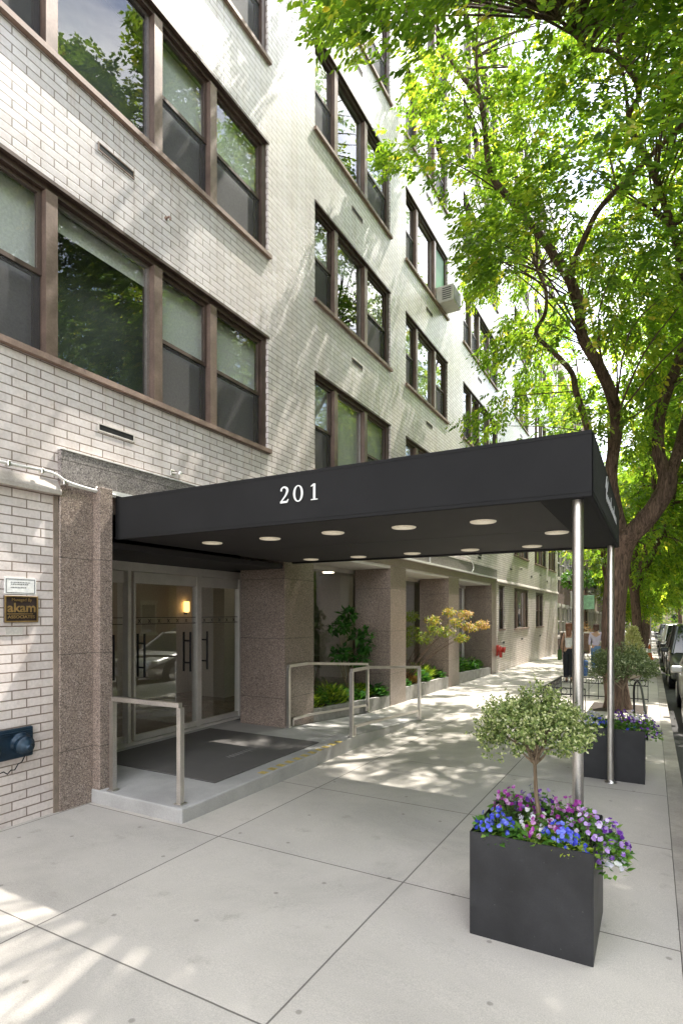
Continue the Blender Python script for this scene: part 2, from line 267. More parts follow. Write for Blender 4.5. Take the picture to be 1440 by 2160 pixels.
M['p_lilac'] = petal('lilac_petal', (0.30, 0.16, 0.46), (0.46, 0.30, 0.62), (0.64, 0.54, 0.72))
def bark_mat(name, a, b):
    m = mat(name, a, 0.9, spec=0.2); N, L, bs = nodes(m); v = obj_coord(N)
    mp = N.new('ShaderNodeMapping'); mp.inputs['Scale'].default_value = (1, 1, 0.16); L.new(v, mp.inputs[0])
    n = noise(N, L, 26, 5, 0.65, mp.outputs[0], 1.2); r = ramp(N, [(0.35, a), (0.62, b)]); L.new(n.outputs[0], r.inputs[0])
    n2 = noise(N, L, 2.0, 4, 0.6, v); r2 = ramp(N, [(0.3, (0.7,) * 3), (0.7, (1.2,) * 3)]); L.new(n2.outputs[0], r2.inputs[0])
    L.new(mixc(N, L, 'MULTIPLY', 1, r.outputs[0], r2.outputs[0]), bs.inputs['Base Color']); bump(N, L, bs, n.outputs[0], 1.0, 0.03)
    return m
M['bark'] = bark_mat('rough_bark', (0.05, 0.034, 0.026), (0.225, 0.15, 0.11))
M['twig'] = bark_mat('twig_bark', (0.20, 0.14, 0.09), (0.38, 0.29, 0.20))
# ------------------------------------------------------------------ mesh helpers
ROOT = {}
class MB:
    def __init__(s): s.v = []; s.f = []; s.sm = []
    def add(s, vs, fs, smooth=False):
        o = len(s.v); s.v += [tuple(p) for p in vs]; s.f += [tuple(i + o for i in f) for f in fs]; s.sm += [smooth] * len(fs); return s
    def box(s, x0, x1, y0, y1, z0, z1, z0b=None, z1b=None):   # z0b / z1b: heights at the far y end
        a = z0 if z0b is None else z0b; b = z1 if z1b is None else z1b
        vs = [(x0, y0, z0), (x1, y0, z0), (x1, y1, a), (x0, y1, a), (x0, y0, z1), (x1, y0, z1), (x1, y1, b), (x0, y1, b)]
        return s.add(vs, [(0, 3, 2, 1), (4, 5, 6, 7), (0, 1, 5, 4), (1, 2, 6, 5), (2, 3, 7, 6), (3, 0, 4, 7)])
    def bbox(s, x0, x1, y0, y1, z0, z1, r=0.01, seg=2):       # bevelled box
        bm = bmesh.new(); bmesh.ops.create_cube(bm, size=1)
        for v in bm.verts: v.co = Vector(((x0 + x1) / 2 + v.co.x * (x1 - x0), (y0 + y1) / 2 + v.co.y * (y1 - y0), (z0 + z1) / 2 + v.co.z * (z1 - z0)))
        bmesh.ops.bevel(bm, geom=bm.edges[:], offset=r, segments=seg, profile=0.5, affect='EDGES')
        return s.bm(bm)
    def bm(s, bm, smooth=False):
        bm.verts.index_update(); s.add([v.co[:] for v in bm.verts], [[v.index for v in f.verts] for f in bm.faces], smooth); bm.free(); return s
    def tube(s, pts, rad, n=8, cap=True, smooth=True):
        pts = [Vector(p) for p in pts]; rad = rad if isinstance(rad, (list, tuple)) else [rad] * len(pts)
        vs = []; fs = []; up = None
        for k, p in enumerate(pts):
            t = (pts[min(k + 1, len(pts) - 1)] - pts[max(k - 1, 0)]).normalized()
            if up is None: up = t.orthogonal().normalized()
            up = (up - t * up.dot(t)).normalized(); sd = t.cross(up)
            for j in range(n):
                a = 2 * PI * j / n; vs.append(p + (up * math.cos(a) + sd * math.sin(a)) * rad[k])
        for k in range(len(pts) - 1):
            for j in range(n):
                fs.append((k * n + j, k * n + (j + 1) % n, (k + 1) * n + (j + 1) % n, (k + 1) * n + j))
        s.add(vs, fs, smooth)
        if cap: s.add(vs[:n], [tuple(range(n - 1, -1, -1))]); s.add(vs[-n:], [tuple(range(n))])
        return s
    def bar(s, p, q, w, h=None):                              # square section bar
        p = Vector(p); q = Vector(q); t = (q - p).normalized(); h = h or w
        a = t.cross(Vector((0, 0, 1))); a = Vector((1, 0, 0)) if a.length < 1e-3 else a.normalized(); b = a.cross(t).normalized()
        vs = [e + a * (i * w / 2) + b * (j * h / 2) for e in (p, q) for i, j in ((-1, -1), (1, -1), (1, 1), (-1, 1))]
        return s.add(vs, [(0, 1, 2, 3), (7, 6, 5, 4), (0, 4, 5, 1), (1, 5, 6, 2), (2, 6, 7, 3), (3, 7, 4, 0)])
    def lathe(s, c, prof, axis=(0, 0, 1), n=20, smooth=True):  # prof: (radius, height along axis)
        ax = Vector(axis).normalized(); u = ax.orthogonal().normalized(); w_ = ax.cross(u); c = Vector(c); vs = []; fs = []
        for r, h in prof:
            for j in range(n):
                a = 2 * PI * j / n; vs.append(c + ax * h + (u * math.cos(a) + w_ * math.sin(a)) * r)
        for k in range(len(prof) - 1):
            for j in range(n): fs.append((k * n + j, k * n + (j + 1) % n, (k + 1) * n + (j + 1) % n, (k + 1) * n + j))
        s.add(vs, fs, smooth)
        s.add(vs[:n], [tuple(range(n - 1, -1, -1))]); s.add(vs[-n:], [tuple(range(n))]); return s
    def build(s, name, m, parent=None):
        o = Vector((0, 0, 0))
        if parent is not None: o = ROOT[parent.name]
        me = bpy.data.meshes.new(name); me.from_pydata([(p[0] - o[0], p[1] - o[1], p[2] - o[2]) for p in s.v], [], s.f)
        me.polygons.foreach_set('use_smooth', s.sm); me.materials.append(m); me.update()
        ob = bpy.data.objects.new(name, me); COL.objects.link(ob); ob.parent = parent; ROOT[ob.name] = o
        return ob
def cards(name, V, tone, m, parent=None, per=4):              # many small leaf faces at once; V: (n*per, 3), tone: per face
    n = len(V) // per; me = bpy.data.meshes.new(name)
    o = np.array(ROOT[parent.name][:]) if parent is not None else np.zeros(3)
    me.vertices.add(n * per); me.vertices.foreach_set('co', (V - o).astype(np.float32).ravel())
    me.loops.add(n * per); me.loops.foreach_set('vertex_index', np.arange(n * per, dtype=np.int32))
    me.polygons.add(n); me.polygons.foreach_set('loop_start', np.arange(0, n * per, per, dtype=np.int32))
    me.update(calc_edges=True)
    a = me.attributes.new('tone', 'FLOAT', 'FACE'); a.data.foreach_set('value', np.clip(tone, 0, 1).astype(np.float32))
    me.materials.append(m); me.update()
    ob = bpy.data.objects.new(name, me); COL.objects.link(ob); ob.parent = parent; ROOT[ob.name] = Vector(o)
    return ob
def thing(name, label, cat, loc=(0, 0, 0), group=None):
    o = bpy.data.objects.new(name, None); COL.objects.link(o); o.empty_display_size = 0.1; o.location = loc
    ROOT[o.name] = Vector(loc); tag(o, label, cat, group); return o
def tag(o, label, cat, group=None):
    o['label'] = label; o['category'] = cat
    if group: o['group'] = group
    return o
def struct(o, kind='structure'): o['kind'] = kind; return o
def dup(o, loc=None, rz=None, parent=None, scale=None):
    c = o.copy(); COL.objects.link(c)
    if parent is not None: c.parent = parent
    for ch in [x for x in bpy.data.objects if x.parent == o]: dup(ch, parent=c)
    if loc is not None: c.location = loc
    if rz is not None: c.rotation_euler = (0, 0, rz)
    if scale is not None: c.scale = scale
    return c
def unit(n):
    v = RNG.normal(size=(n, 3)); return v / np.linalg.norm(v, axis=1)[:, None]
def leaf_quads(P, D, Nn, ln, wd):                             # diamond leaflets: base P, direction D, normal Nn
    S = np.cross(D, Nn); S /= np.linalg.norm(S, axis=1)[:, None] + 1e-9
    ln = np.broadcast_to(ln, (len(P),))[:, None]; wd = np.broadcast_to(wd, (len(P),))[:, None]
    V = np.empty((len(P), 4, 3)); V[:, 0] = P; V[:, 1] = P + D * ln * 0.45 + S * wd * 0.5; V[:, 2] = P + D * ln - Nn * ln * 0.12; V[:, 3] = P + D * ln * 0.45 - S * wd * 0.5
    return V.reshape(-1, 3)
def norm(A): return A / (np.linalg.norm(A, axis=1)[:, None] + 1e-9)
def sprays(C, outw, nl, ll, lw, rl, droop=0.5):               # compound leaves: C base points, outw direction
    n = len(C); D = norm(outw + 0.55 * unit(n) + np.array([0, 0, -droop * 0.4])); upv = norm(np.array([0, 0, 1.0]) + 0.35 * unit(n))
    S = norm(np.cross(D, upv)); U = np.cross(S, D); out = []; ton = []
    base_t = np.clip(RNG.normal(0.42, 0.24, n), 0, 1)
    for k in range(nl):
        if k == nl - 1: t = 1.0; sgn = 0
        else: t = 0.25 + 0.7 * (k // 2) / max(1, (nl - 1) // 2); sgn = 1 if k % 2 else -1
        rr = rl * RNG.uniform(0.85, 1.15, n)
        P = C + D * (rr * t)[:, None] + np.array([0, 0, -1.0]) * (rr * droop * t * t)[:, None]
        LD = norm(D * (0.55 if sgn else 1.0) + S * sgn * 0.85 + np.array([0, 0, -0.35]) + 0.25 * unit(n)); NN = norm(U + 0.38 * unit(n))
        out.append(leaf_quads(P, LD, NN, ll * RNG.uniform(0.75, 1.2, n), lw * RNG.uniform(0.8, 1.15, n))); ton.append(base_t + RNG.normal(0, 0.08, n))
    return np.concatenate(out), np.concatenate(ton)
def in_poly(pts, poly):
    x = pts[:, 0]; y = pts[:, 1]; ins = np.zeros(len(pts), bool); j = len(poly) - 1
    for i in range(len(poly)):
        xi, yi = poly[i]; xj, yj = poly[j]
        c = ((yi > y) != (yj > y)) & (x < (xj - xi) * (y - yi) / (yj - yi + 1e-9) + xi); ins ^= c; j = i
    return ins
def project(P):
    d = P - np.array(CAM[:]); z = d @ np.array(_fw[:]); return np.stack([CX + F_PX * (d @ np.array(_rt[:])) / z, HY - F_PX * d[:, 2] / z], 1)
def text_mesh(body, size, depth=0.002, offset=0.0, align='LEFT'):
    cu = bpy.data.curves.new('lettering', 'FONT'); cu.body = body; cu.size = size; cu.extrude = depth; cu.offset = offset; cu.align_x = align
    o = bpy.data.objects.new('lettering', cu); COL.objects.link(o); dg = bpy.context.evaluated_depsgraph_get()
    me = bpy.data.meshes.new_from_object(o.evaluated_get(dg)); vs = [v.co.copy() for v in me.vertices]; fs = [tuple(p.vertices) for p in me.polygons]
    bpy.data.objects.remove(o); bpy.data.meshes.remove(me); return vs, fs
def ribbon(mb, pts, wid, fn, thick=0.004):                    # a pen stroke of changing width, laid out by fn(a, b, h) -> world
    n = len(pts); top = []; 
    for k in range(n):
        a = pts[max(k - 1, 0)]; b = pts[min(k + 1, n - 1)]; t = Vector((b[0] - a[0], b[1] - a[1])).normalized(); nn = Vector((-t.y, t.x)); w_ = wid[k] / 2
        top.append((pts[k][0] + nn.x * w_, pts[k][1] + nn.y * w_)); top.append((pts[k][0] - nn.x * w_, pts[k][1] - nn.y * w_))
    vs = [fn(p[0], p[1], thick) for p in top] + [fn(p[0], p[1], 0) for p in top]; m = len(top); fs = []
    for k in range(n - 1):
        i = 2 * k; fs.append((i, i + 1, i + 3, i + 2)); fs.append((i, i + 2, m + i + 2, m + i)); fs.append((i + 1, m + i + 1, m + i + 3, i + 3))
    fs += [(0, m, m + 1, 1), (m - 2, m - 1, 2 * m - 1, 2 * m - 2)]
    mb.add(vs, fs)
# ------------------------------------------------------------------ ground, road, pavements
Y0, Y1 = -14, 170
mb = MB(); mb.add([(-400, -300, zs(-300) - 0.4), (400, -300, zs(-300) - 0.4), (400, 900, zs(900) - 0.4), (-400, 900, zs(900) - 0.4)], [(0, 1, 2, 3)]); struct(mb.build('ground', M['ground']))
KX = 4.654
def slab(name, x0, x1, dz, m, th=0.3, y0=Y0, y1=Y1): return MB().box(x0, x1, y0, y1, zs(y0) + dz - th, zs(y0) + dz, zs(y1) + dz - th, zs(y1) + dz).build(name, m)
struct(slab('sidewalk', -1.2, KX, 0, M['paving'])); struct(slab('kerb', KX + 0.004, KX + 0.15, -0.003, M['kerb'])); struct(slab('road', KX + 0.15, 14.2, -0.14, M['asphalt'], 0.2))
struct(slab('kerb', 14.2, 14.35, 0.0, M['kerb'])); struct(slab('sidewalk', 14.354, 18.2, 0.003, M['paving']))
# ------------------------------------------------------------------ the apartment building
FH = 2.625; SILL = 3.825; HEAD = 5.395; NF = 7; BY0, BY1 = -4.0, 32.7; ROOF = 22.1; ENT0, ENT1 = 3.096, 18.74; SOF = 2.62
bld = thing('apartment_building', 'white brick apartment block with brown framed windows and granite ground floor', 'building', (0, 0, 0))
groups = {'a': (2.2, 6.156, [3.05, 4.25, 5.10], 'dfdd'), 'b': (7.361, 10.2, [8.05, 9.15], 'dfd'), 'c': (11.0, 13.75, [11.68, 12.86], 'dfd'),
          'd': (15.1, 19.0, [15.92, 16.78, 17.95], 'ddfd'), 'e': (21.6, 24.4, [22.28, 23.4], 'dfd'), 'f': (25.8, 28.9, [26.5, 27.8], 'dfd'), 'g': (29.6, 31.9, [30.3, 31.2], 'dfd'),
          'z': (-2.6, 0.6, [-1.9, -0.3], 'dfd')}
openings = []
for (a, b, mu, kd) in groups.values():
    for k in range(NF): openings.append((a, b, SILL + FH * k, HEAD + FH * k))
gwin = [(19.2, 19.97, 1.07, 2.60), (21.6, 24.36, 1.03, 2.60), (26.1, 28.0, 1.0, 2.58)]
openings += gwin + [(ENT0, ENT1, -3, 2.83)]
ys = sorted({BY0, BY1} | {o[0] for o in openings} | {o[1] for o in openings}); zz = sorted({-2.0, ROOF} | {o[2] for o in openings if o[2] > -2} | {o[3] for o in openings})
wb = MB()
for i in range(len(ys) - 1):
    for j in range(len(zz) - 1):
        cy_, cz_ = (ys[i] + ys[i + 1]) / 2, (zz[j] + zz[j + 1]) / 2
        if any(o[0] < cy_ < o[1] and o[2] < cz_ < o[3] for o in openings): continue
        wb.add([(0, ys[i], zz[j]), (0, ys[i + 1], zz[j]), (0, ys[i + 1], zz[j + 1]), (0, ys[i], zz[j + 1])], [(0, 1, 2, 3)])
for (a, b, c, d) in openings[:-1]:
    e = -0.24
    wb.add([(0, a, c), (e, a, c), (e, a, d), (0, a, d)], [(0, 1, 2, 3)]); wb.add([(0, b, c), (0, b, d), (e, b, d), (e, b, c)], [(0, 1, 2, 3)])
    wb.add([(0, a, d), (e, a, d), (e, b, d), (0, b, d)], [(0, 1, 2, 3)]); wb.add([(0, a, c), (0, b, c), (e, b, c), (e, a, c)], [(0, 1, 2, 3)])
D_ = -14.0
wb.add([(0, BY1, -2), (D_, BY1, -2), (D_, BY1, ROOF), (0, BY1, ROOF)], [(0, 1, 2, 3)]); wb.add([(0, BY0, -2), (0, BY0, ROOF), (D_, BY0, ROOF), (D_, BY0, -2)], [(0, 1, 2, 3)])
wb.add([(D_, BY0, -2), (D_, BY0, ROOF), (D_, BY1, ROOF), (D_, BY1, -2)], [(0, 1, 2, 3)])
wall = wb.build('wall', M['brick'], bld)
MB().box(D_, 0.05, BY0 - 0.05, BY1 + 0.05, ROOF, ROOF + 0.14).build('roof', M['stone'], bld)
def window(a, b, mull, kinds, z0, z1, shade, sill=True, name='window', glassmat=None):
    """window > mullion, sash, pane, insect screen, shade, sill"""
    gm = glassmat or M['glass']; fr = MB()
    fr.box(-0.16, -0.035, a, b, z1 - 0.075, z1 - 0.002).box(-0.16, -0.035, a + 0.002, a + 0.06, z0 + 0.06, z1 - 0.077).box(-0.16, -0.035, b - 0.085, b - 0.002, z0 + 0.06, z1 - 0.077).box(-0.16, -0.035, a + 0.002, b - 0.002, z0 + 0.002, z0 + 0.058)
    fr.box(-0.028, 0.012, a + 0.001, b + 0.02, z1 - 0.02, z1 + 0.012)        # steel lintel angle
    f = fr.build(name, M['brown_frame'], bld)
    if sill: MB().box(-0.034, 0.046, a - 0.03, b + 0.035, z0 + 0.004, z0 + 0.055, None, None).build('sill', M['rose_sill'], f)
    for c in mull: MB().box(-0.15, -0.012, c - 0.055, c + 0.055, z0 + 0.06, z1 - 0.08).build('mullion', M['mullion'], f)
    edges = [a + 0.06] + [e for c in mull for e in (c - 0.055, c + 0.055)] + [b - 0.085]
    za, zb = z0 + 0.06, z1 - 0.077; zm = za + (zb - za) * 0.50
    for k, kd in enumerate(kinds):
        y0, y1 = edges[2 * k], edges[2 * k + 1]; s = MB()
        def rim(x0, x1, ya, yb, zc, zd, t):
            s.box(x0, x1, ya, ya + t, zc, zd); s.box(x0, x1, yb - t, yb, zc, zd); s.box(x0, x1, ya + t, yb - t, zd - t, zd); s.box(x0, x1, ya + t, yb - t, zc, zc + t)
        if kd == 'f':
            rim(-0.125, -0.085, y0 + 0.002, y1 - 0.002, za, zb, 0.035)
            so_ = s.build('sash', M['alum'], f)
            MB().add([(-0.10, y0 + 0.037, za + 0.035), (-0.10, y1 - 0.037, za + 0.035), (-0.10, y1 - 0.037, zb - 0.035), (-0.10, y0 + 0.037, zb - 0.035)], [(0, 1, 2, 3)]).build('pane', gm, f)
        else:
            rim(-0.105, -0.07, y0 + 0.002, y1 - 0.002, zm - 0.02, zb, 0.04); rim(-0.145, -0.11, y0 + 0.003, y1 - 0.003, za, zm + 0.02, 0.045)
            so_ = s.build('sash', M['brown_frame'], f)
            MB().add([(-0.09, y0 + 0.04, zm + 0.02), (-0.09, y1 - 0.04, zm + 0.02), (-0.09, y1 - 0.04, zb - 0.04), (-0.09, y0 + 0.04, zb - 0.04)], [(0, 1, 2, 3)]).build('pane', gm, f)
            MB().add([(-0.08, y0 + 0.01, za), (-0.08, y1 - 0.01, za), (-0.08, y1 - 0.01, zm - 0.02), (-0.08, y0 + 0.01, zm - 0.02)], [(0, 1, 2, 3)]).build('insect_screen', M['screen'], f)
        h = shade[k % len(shade)]
        if h > 0:
            zl = zb - (zb - za) * h
            MB().add([(-0.2, y0 - 0.05, zl), (-0.2, y1 + 0.05, zl), (-0.2, y1 + 0.05, zb), (-0.2, y0 - 0.05, zb)], [(0, 1, 2, 3)]).build('window_shade', M['blind'], f)
    MB().add([(-0.5, a - 0.1, z0 - 0.1), (-0.5, b + 0.1, z0 - 0.1), (-0.5, b + 0.1, z1 + 0.1), (-0.5, a - 0.1, z1 + 0.1)], [(0, 1, 2, 3)]).build('dark_backing_sheet', M['dim_backing'], f)  # flat dark sheet; the dimness of a room is put into its colour
    return f
for gi, (gk, (a, b, mu, kd)) in enumerate(groups.items()):
    if gk == 'z': continue
    for k in range(NF):
        rs = random.Random(gi * 31 + k * 7)
        sh = [1.0 if (c == 'd' and rs.random() < 0.85) else (0.12 if (gk, k) == ('a', 0) else (0.9 if rs.random() < 0.45 else 0.1)) for c in kd]
        if (gk, k) == ('a', 1): sh = [0, 0.0, 1, 1]
        if (gk, k) == ('b', 1): sh = [1, 0.3, 1]
        f = window(a, b, mu, kd, SILL + FH * k, HEAD + FH * k, sh)
        if (gk, k) == ('c', 2): MB().box(-0.078, -0.066, 12.94, 13.65, SILL + FH * k + 0.5, HEAD + FH * k - 0.12).build('green_film', M['green_film'], f)
for (a, b, c, d) in gwin: window(a, b, [a + 0.62, b - 0.62] if b - a > 2.2 else ([(a + b) / 2] if b - a > 1.2 else []), 'dfd' if b - a > 2.2 else ('dd' if b - a > 1.2 else 'd'), c, d, [0.6, 0.4, 0.6])
vents = [('a', 3.5, 3.92), ('b', 8.58, 8.98), ('c', 12.22, 12.62), ('d', 16.6, 17.0), ('e', 22.7, 23.1), ('f', 27.0, 27.4)]
for (g, a, b) in vents:
    for k in range(NF):
        z = SILL + FH * k - 0.435; v = MB(); t = 0.012
        v.box(-0.02, 0.008, a, b, z - 0.008, z + 0.004).box(-0.02, 0.008, a, b, z + 0.058, z + 0.07).box(-0.02, 0.008, a, a + t, z + 0.004, z + 0.058).box(-0.02, 0.008, b - t, b, z + 0.004, z + 0.058)
        vo = v.build('vent', M['mullion'] if k else M['stone'], bld); s = MB().box(-0.004, 0.0015, a + t, b - t, z + 0.005, z + 0.057).build('vent_opening', M['ink'], vo)
        l = MB()
        for q in range(3): l.box(0.0016, 0.006, a + t, b - t, z + 0.014 + q * 0.015, z + 0.019 + q * 0.015)
        l.build('louvre', M['plastic'], vo)
for (y, z) in ((19.7, 0.62), (22.9, 0.62), (27.0, 0.6), (16.6, 3.3), (20.9, 3.25), (24.9, 3.2), (29.0, 3.2)): MB().box(0.0, 0.012, y, y + 0.3, z, z + 0.06).build('vent', M['plastic'], bld)
# granite ground floor
MB().box(-0.3, 0.05, ENT0, ENT1, 2.832, 3.10).build('lintel', M['granite_grey'], bld); MB().box(0.0, 0.058, ENT0 - 0.004, ENT1 + 0.004, 3.101, 3.112).build('flashing', M['white_paint'], bld)
MB().box(-0.3, 0.02, ENT0, ENT1, SOF, 2.79).build('beam', M['granite'], bld)
MB().box(-0.06, 0.085, ENT0 + 0.5, ENT1, 2.791, 2.83).build('ledge', M['white_paint'], bld)
for (a, b) in ((BY0, ENT0 - 0.002), (ENT1 + 0.002, BY1 + 0.03)):
    q = MB(); q.add([(0.002, a, 2.70), (0.06, a, 2.70), (0.06, a, 2.735), (0.002, a, 2.83), (0.002, b, 2.70), (0.06, b, 2.70), (0.06, b, 2.735), (0.002, b, 2.83)], [(0, 1, 2, 3), (7, 6, 5, 4), (0, 4, 5, 1), (1, 5, 6, 2), (2, 6, 7, 3), (3, 7, 4, 0)]); q.build('ledge', M['ledge_stone'], bld)
MB().bbox(-0.2, 0.03, ENT0, 3.419, -0.5, 2.829, 0.004, 1).build('pier', M['granite'], bld); MB().bbox(-1.15, 0.13, 3.421, 3.56, -0.5, 2.83, 0.006, 2).build('pilaster', M['granite'], bld)
MB().box(0.0, 0.012, ENT0 - 0.045, ENT0 - 0.002, -0.4, 2.70).build('mortar_edge', M['mortar_brown'], bld)
MB().box(-1.3, -0.002, 6.5, ENT1 - 0.7, SOF - 0.06, SOF - 0.002).build('soffit', M['soffit'], bld)
MB().box(-1.02, -0.004, 3.562, 6.5, 2.30, 2.36).build('soffit', M['canvas_in'], bld)
cols_ = [(6.547, 7.333), (10.201, 11.008), (13.842, 14.725)]
for (a, b) in cols_: MB().bbox(-0.79, 0.0, a, b, -0.6, SOF - 0.003 if a > 7 else SOF - 0.002, 0.006, 1).build('column', M['granite'], bld)
MB().bbox(-1.3, 0.025, 18.12, ENT1 - 0.002, -0.9, SOF - 0.002, 0.006, 1).build('end_wall', M['granite'], bld)
GX = -0.86
q = MB(); q.box(GX - 0.03, GX + 0.03, 7.0, 18.12, SOF - 0.14, SOF - 0.062); q.box(GX - 0.03, GX + 0.03, 7.0, 18.12, -0.35, 0.02)
for y in (7.52, 7.95, 11.3, 12.6, 15.2, 16.6, 17.95): q.box(GX - 0.03, GX + 0.03, y - 0.025, y + 0.025, 0.021, SOF - 0.141)
sf = q.build('shopfront_frame', M['door_metal'], bld)
MB().add([(GX, 7.0, 0.02), (GX, 18.1, 0.02), (GX, 18.1, SOF - 0.1), (GX, 7.0, SOF - 0.1)], [(0, 1, 2, 3)]).build('pane', M['door_glass'], sf)
kb = [(7.335, 10.199, 0.20, 0.05), (11.01, 13.84, 0.113, 0.057), (14.727, 18.118, 0.067, -0.07)]
for (a, b, z0, z1) in kb:
    MB().box(-0.09, -0.006, a, b, -0.5, z0, -0.6, z1).build('bed_kerb', M['concrete_side'], bld); MB().box(-0.84, -0.092, a, b, -0.6, z0 - 0.05, -0.7, z1 - 0.05).build('bed_soil', M['soil'], bld)
# doors
DX = -1.05; ZP = 0.065
def rect_frame(mb, x0, x1, a, b, c, d, t, tb=None, tt=None):
    tb = tb or t; tt = tt or t
    mb.box(x0, x1, a, a + t, c, d); mb.box(x0, x1, b - t, b, c, d); mb.box(x0, x1, a + t, b - t, c, c + tb); mb.box(x0, x1, a + t, b - t, d - tt, d)
q = MB(); q.box(DX - 0.07, DX + 0.05, 3.562, 6.95, 2.19, 2.297)
q.box(DX - 0.06, DX + 0.045, 5.885, 5.965, 0.1, 2.19); q.box(DX - 0.06, DX + 0.045, 6.80, 6.87, 0.1, 2.19); q.box(DX - 0.08, DX + 0.06, 3.562, 6.95, ZP, 0.10); q.box(DX - 0.05, DX + 0.045, 4.70, 4.745, 0.10, 2.19)
df = q.build('door_frame', M['door_metal'], bld)
def door_leaf(a, b, x, handles, tint='door_glass', top=0.14, botr=0.07):
    q = MB(); q.box(x - 0.02, x + 0.02, a, b, 2.185 - top, 2.185); q.box(x - 0.02, x + 0.02, a, b, 0.105, 0.105 + botr)
    q.box(x - 0.018, x + 0.018, a, a + 0.03, 0.105 + botr, 2.185 - top)
    lf = q.build('sliding_door', M['door_metal'], bld)
    MB().add([(x, a + 0.03, 0.175), (x, b, 0.175), (x, b, 2.05), (x, a + 0.03, 2.05)], [(0, 1, 2, 3)]).build('pane', M[tint], lf)
    for y in handles:
        h = MB()
        for s in (0.06, -0.06): h.tube([(x + s, y, 0.88), (x + s, y, 1.42)], 0.014, 8)
        for z in (1.0, 1.30): h.tube([(x - 0.06, y, z), (x + 0.06, y, z)], 0.012, 8)
        h.build('handle', M['black_metal'], lf)
    st = MB()
    for z in (1.615, 1.535): st.box(x + 0.001, x + 0.0035, a + 0.03, b - 0.002, z, z + 0.009)
    n_ = int((b - a) / 0.16)
    for k in range(n_):
        yc = a + 0.1 + k * 0.16
        for s in (-1, 1): st.bar((x + 0.003, yc - 0.02 * s, 1.553), (x + 0.003, yc + 0.02 * s, 1.60), 0.004, 0.007)
    st.build('manifestation_band', M['plastic'], lf)
    return lf
door_leaf(3.60, 4.70, DX - 0.05, [4.52]); door_leaf(4.80, 5.885, DX + 0.01, [4.93, 5.72]); door_leaf(5.967, 6.80, DX, [6.06])
MB().box(DX - 0.06, DX + 0.02, 3.562, 6.95, 2.299, 2.83).build('transom_panel', M['black_metal'], bld)
# lobby behind the glass
q = MB(); q.box(-7.0, DX - 0.09, 2.6, 18.1, -0.05, 0.062); q.build('lobby_floor', M['lobby_floor'], bld)
q = MB(); q.box(-7.2, -7.0, 2.6, 18.1, 0.06, 2.7); q.box(-7.0, DX - 0.1, 2.4, 2.6, 0.06, 2.7); q.box(-7.0, -1.35, 18.121, 18.3, -0.4, 2.7); q.box(-4.0, -3.8, 5.2, 9.6, 0.062, 2.62); q.box(-3.2, -2.6, 8.3, 9.2, 0.062, 2.62); q.box(-2.9, -2.3, 12.3, 13.0, 0.062, 2.62)
lw = q.build('lobby_wall', M['beige'], bld)
MB().box(-7.0, DX - 0.1, 2.6, 18.1, 2.621, 2.72).build('lobby_ceiling', M['soffit'], bld)
M['lobby_lamp'] = mat('lobby_downlight', (0.9, 0.85, 0.75), 0.5, emit=(1.0, 0.82, 0.6), estr=2.2)
for (x, y) in ((-2.2, 4.6), (-2.2, 6.4), (-3.0, 5.4), (-1.9, 8.6), (-5.5, 4.2), (-5.5, 6.5), (-2.0, 11.2), (-2.0, 14.2)): MB().lathe((x, y, 2.62), [(0.13, 0.0), (0.13, -0.02)], n=18).build('ceiling_light', M['lobby_lamp'], bld)
q = MB(); q.box(-3.79, -3.75, 5.5, 6.3, 0.07, 2.1); q.box(-6.99, -6.95, 3.2, 4.1, 0.07, 2.1); q.box(-3.2, -2.5, 3.6, 4.6, 0.065, 0.8); q.build('lobby_door', M['wood_dark'], bld)
for (x, y, z) in ((-3.795, 8.48, 1.80),):
    s = thing('wall_sconce', {8.48: 'glowing amber wall sconce seen through the middle glass door', 5.0: 'amber wall sconce on the far back wall of the lobby'}[y], 'lamp', (x, y, z))
    MB().lathe((x + 0.06, y, z - 0.11), [(0.035, 0), (0.055, 0.02), (0.055, 0.21), (0.05, 0.22)], n=12).build('lamp_shade', M['sconce'], s); MB().box(x, x + 0.06, y - 0.02, y + 0.02, z - 0.15, z - 0.1).build('bracket', M['black_metal'], s)
d = thing('security_camera', 'white dome camera under the ceiling behind the right glass door', 'camera', (-1.35, 6.72, 2.34))
MB().lathe((-1.3, 6.75, 2.42), [(0.085, 0.2), (0.085, 0.0), (0.075, -0.02)], n=16).build('housing', M['white_paint'], d); MB().lathe((-1.3, 6.75, 2.40), [(0.065, 0), (0.06, -0.03), (0.035, -0.06), (0.005, -0.066)], n=16).build('dome', M['car_glass'], d)
# ------------------------------------------------------------------ platform with ramp
RY = 5.55; RE = 9.2
q = MB(); q.bbox(-1.3, 1.15, 3.41, RY, -0.4, ZP, 0.012, 2)
q.add([(-1.3, RY, -0.4), (1.12, RY, -0.4), (1.12, RY, ZP), (-1.3, RY, ZP), (-1.3, RE, -0.6), (1.08, RE, -0.6), (1.08, RE, zs(RE) + 0.006), (-1.3, RE, zs(RE) + 0.006), (-1.3, 6.6, 0.058), (1.11, 6.6, 0.058), (-1.3, 6.6, -0.4), (1.11, 6.6, -0.4)],
      [(3, 2, 9, 8), (8, 9, 6, 7), (1, 11, 9, 2), (11, 5, 6, 9), (4, 7, 6, 5), (0, 3, 8, 10), (10, 8, 7, 4)])
struct(q.build('entrance_ramp', M['concrete']))
q = MB()
for k in range(11):
    y = 4.55 + k * 0.155; q.add([(1.045, y, ZP + 0.0022), (1.135, y, ZP + 0.0022), (1.135, y + 0.085, ZP + 0.0022), (1.045, y + 0.085, ZP + 0.0022)], [(0, 1, 2, 3)])
tag(q.build('warning_stripe', M['yellow']), 'worn yellow dashes along the edge of the entrance step', 'floor marking')
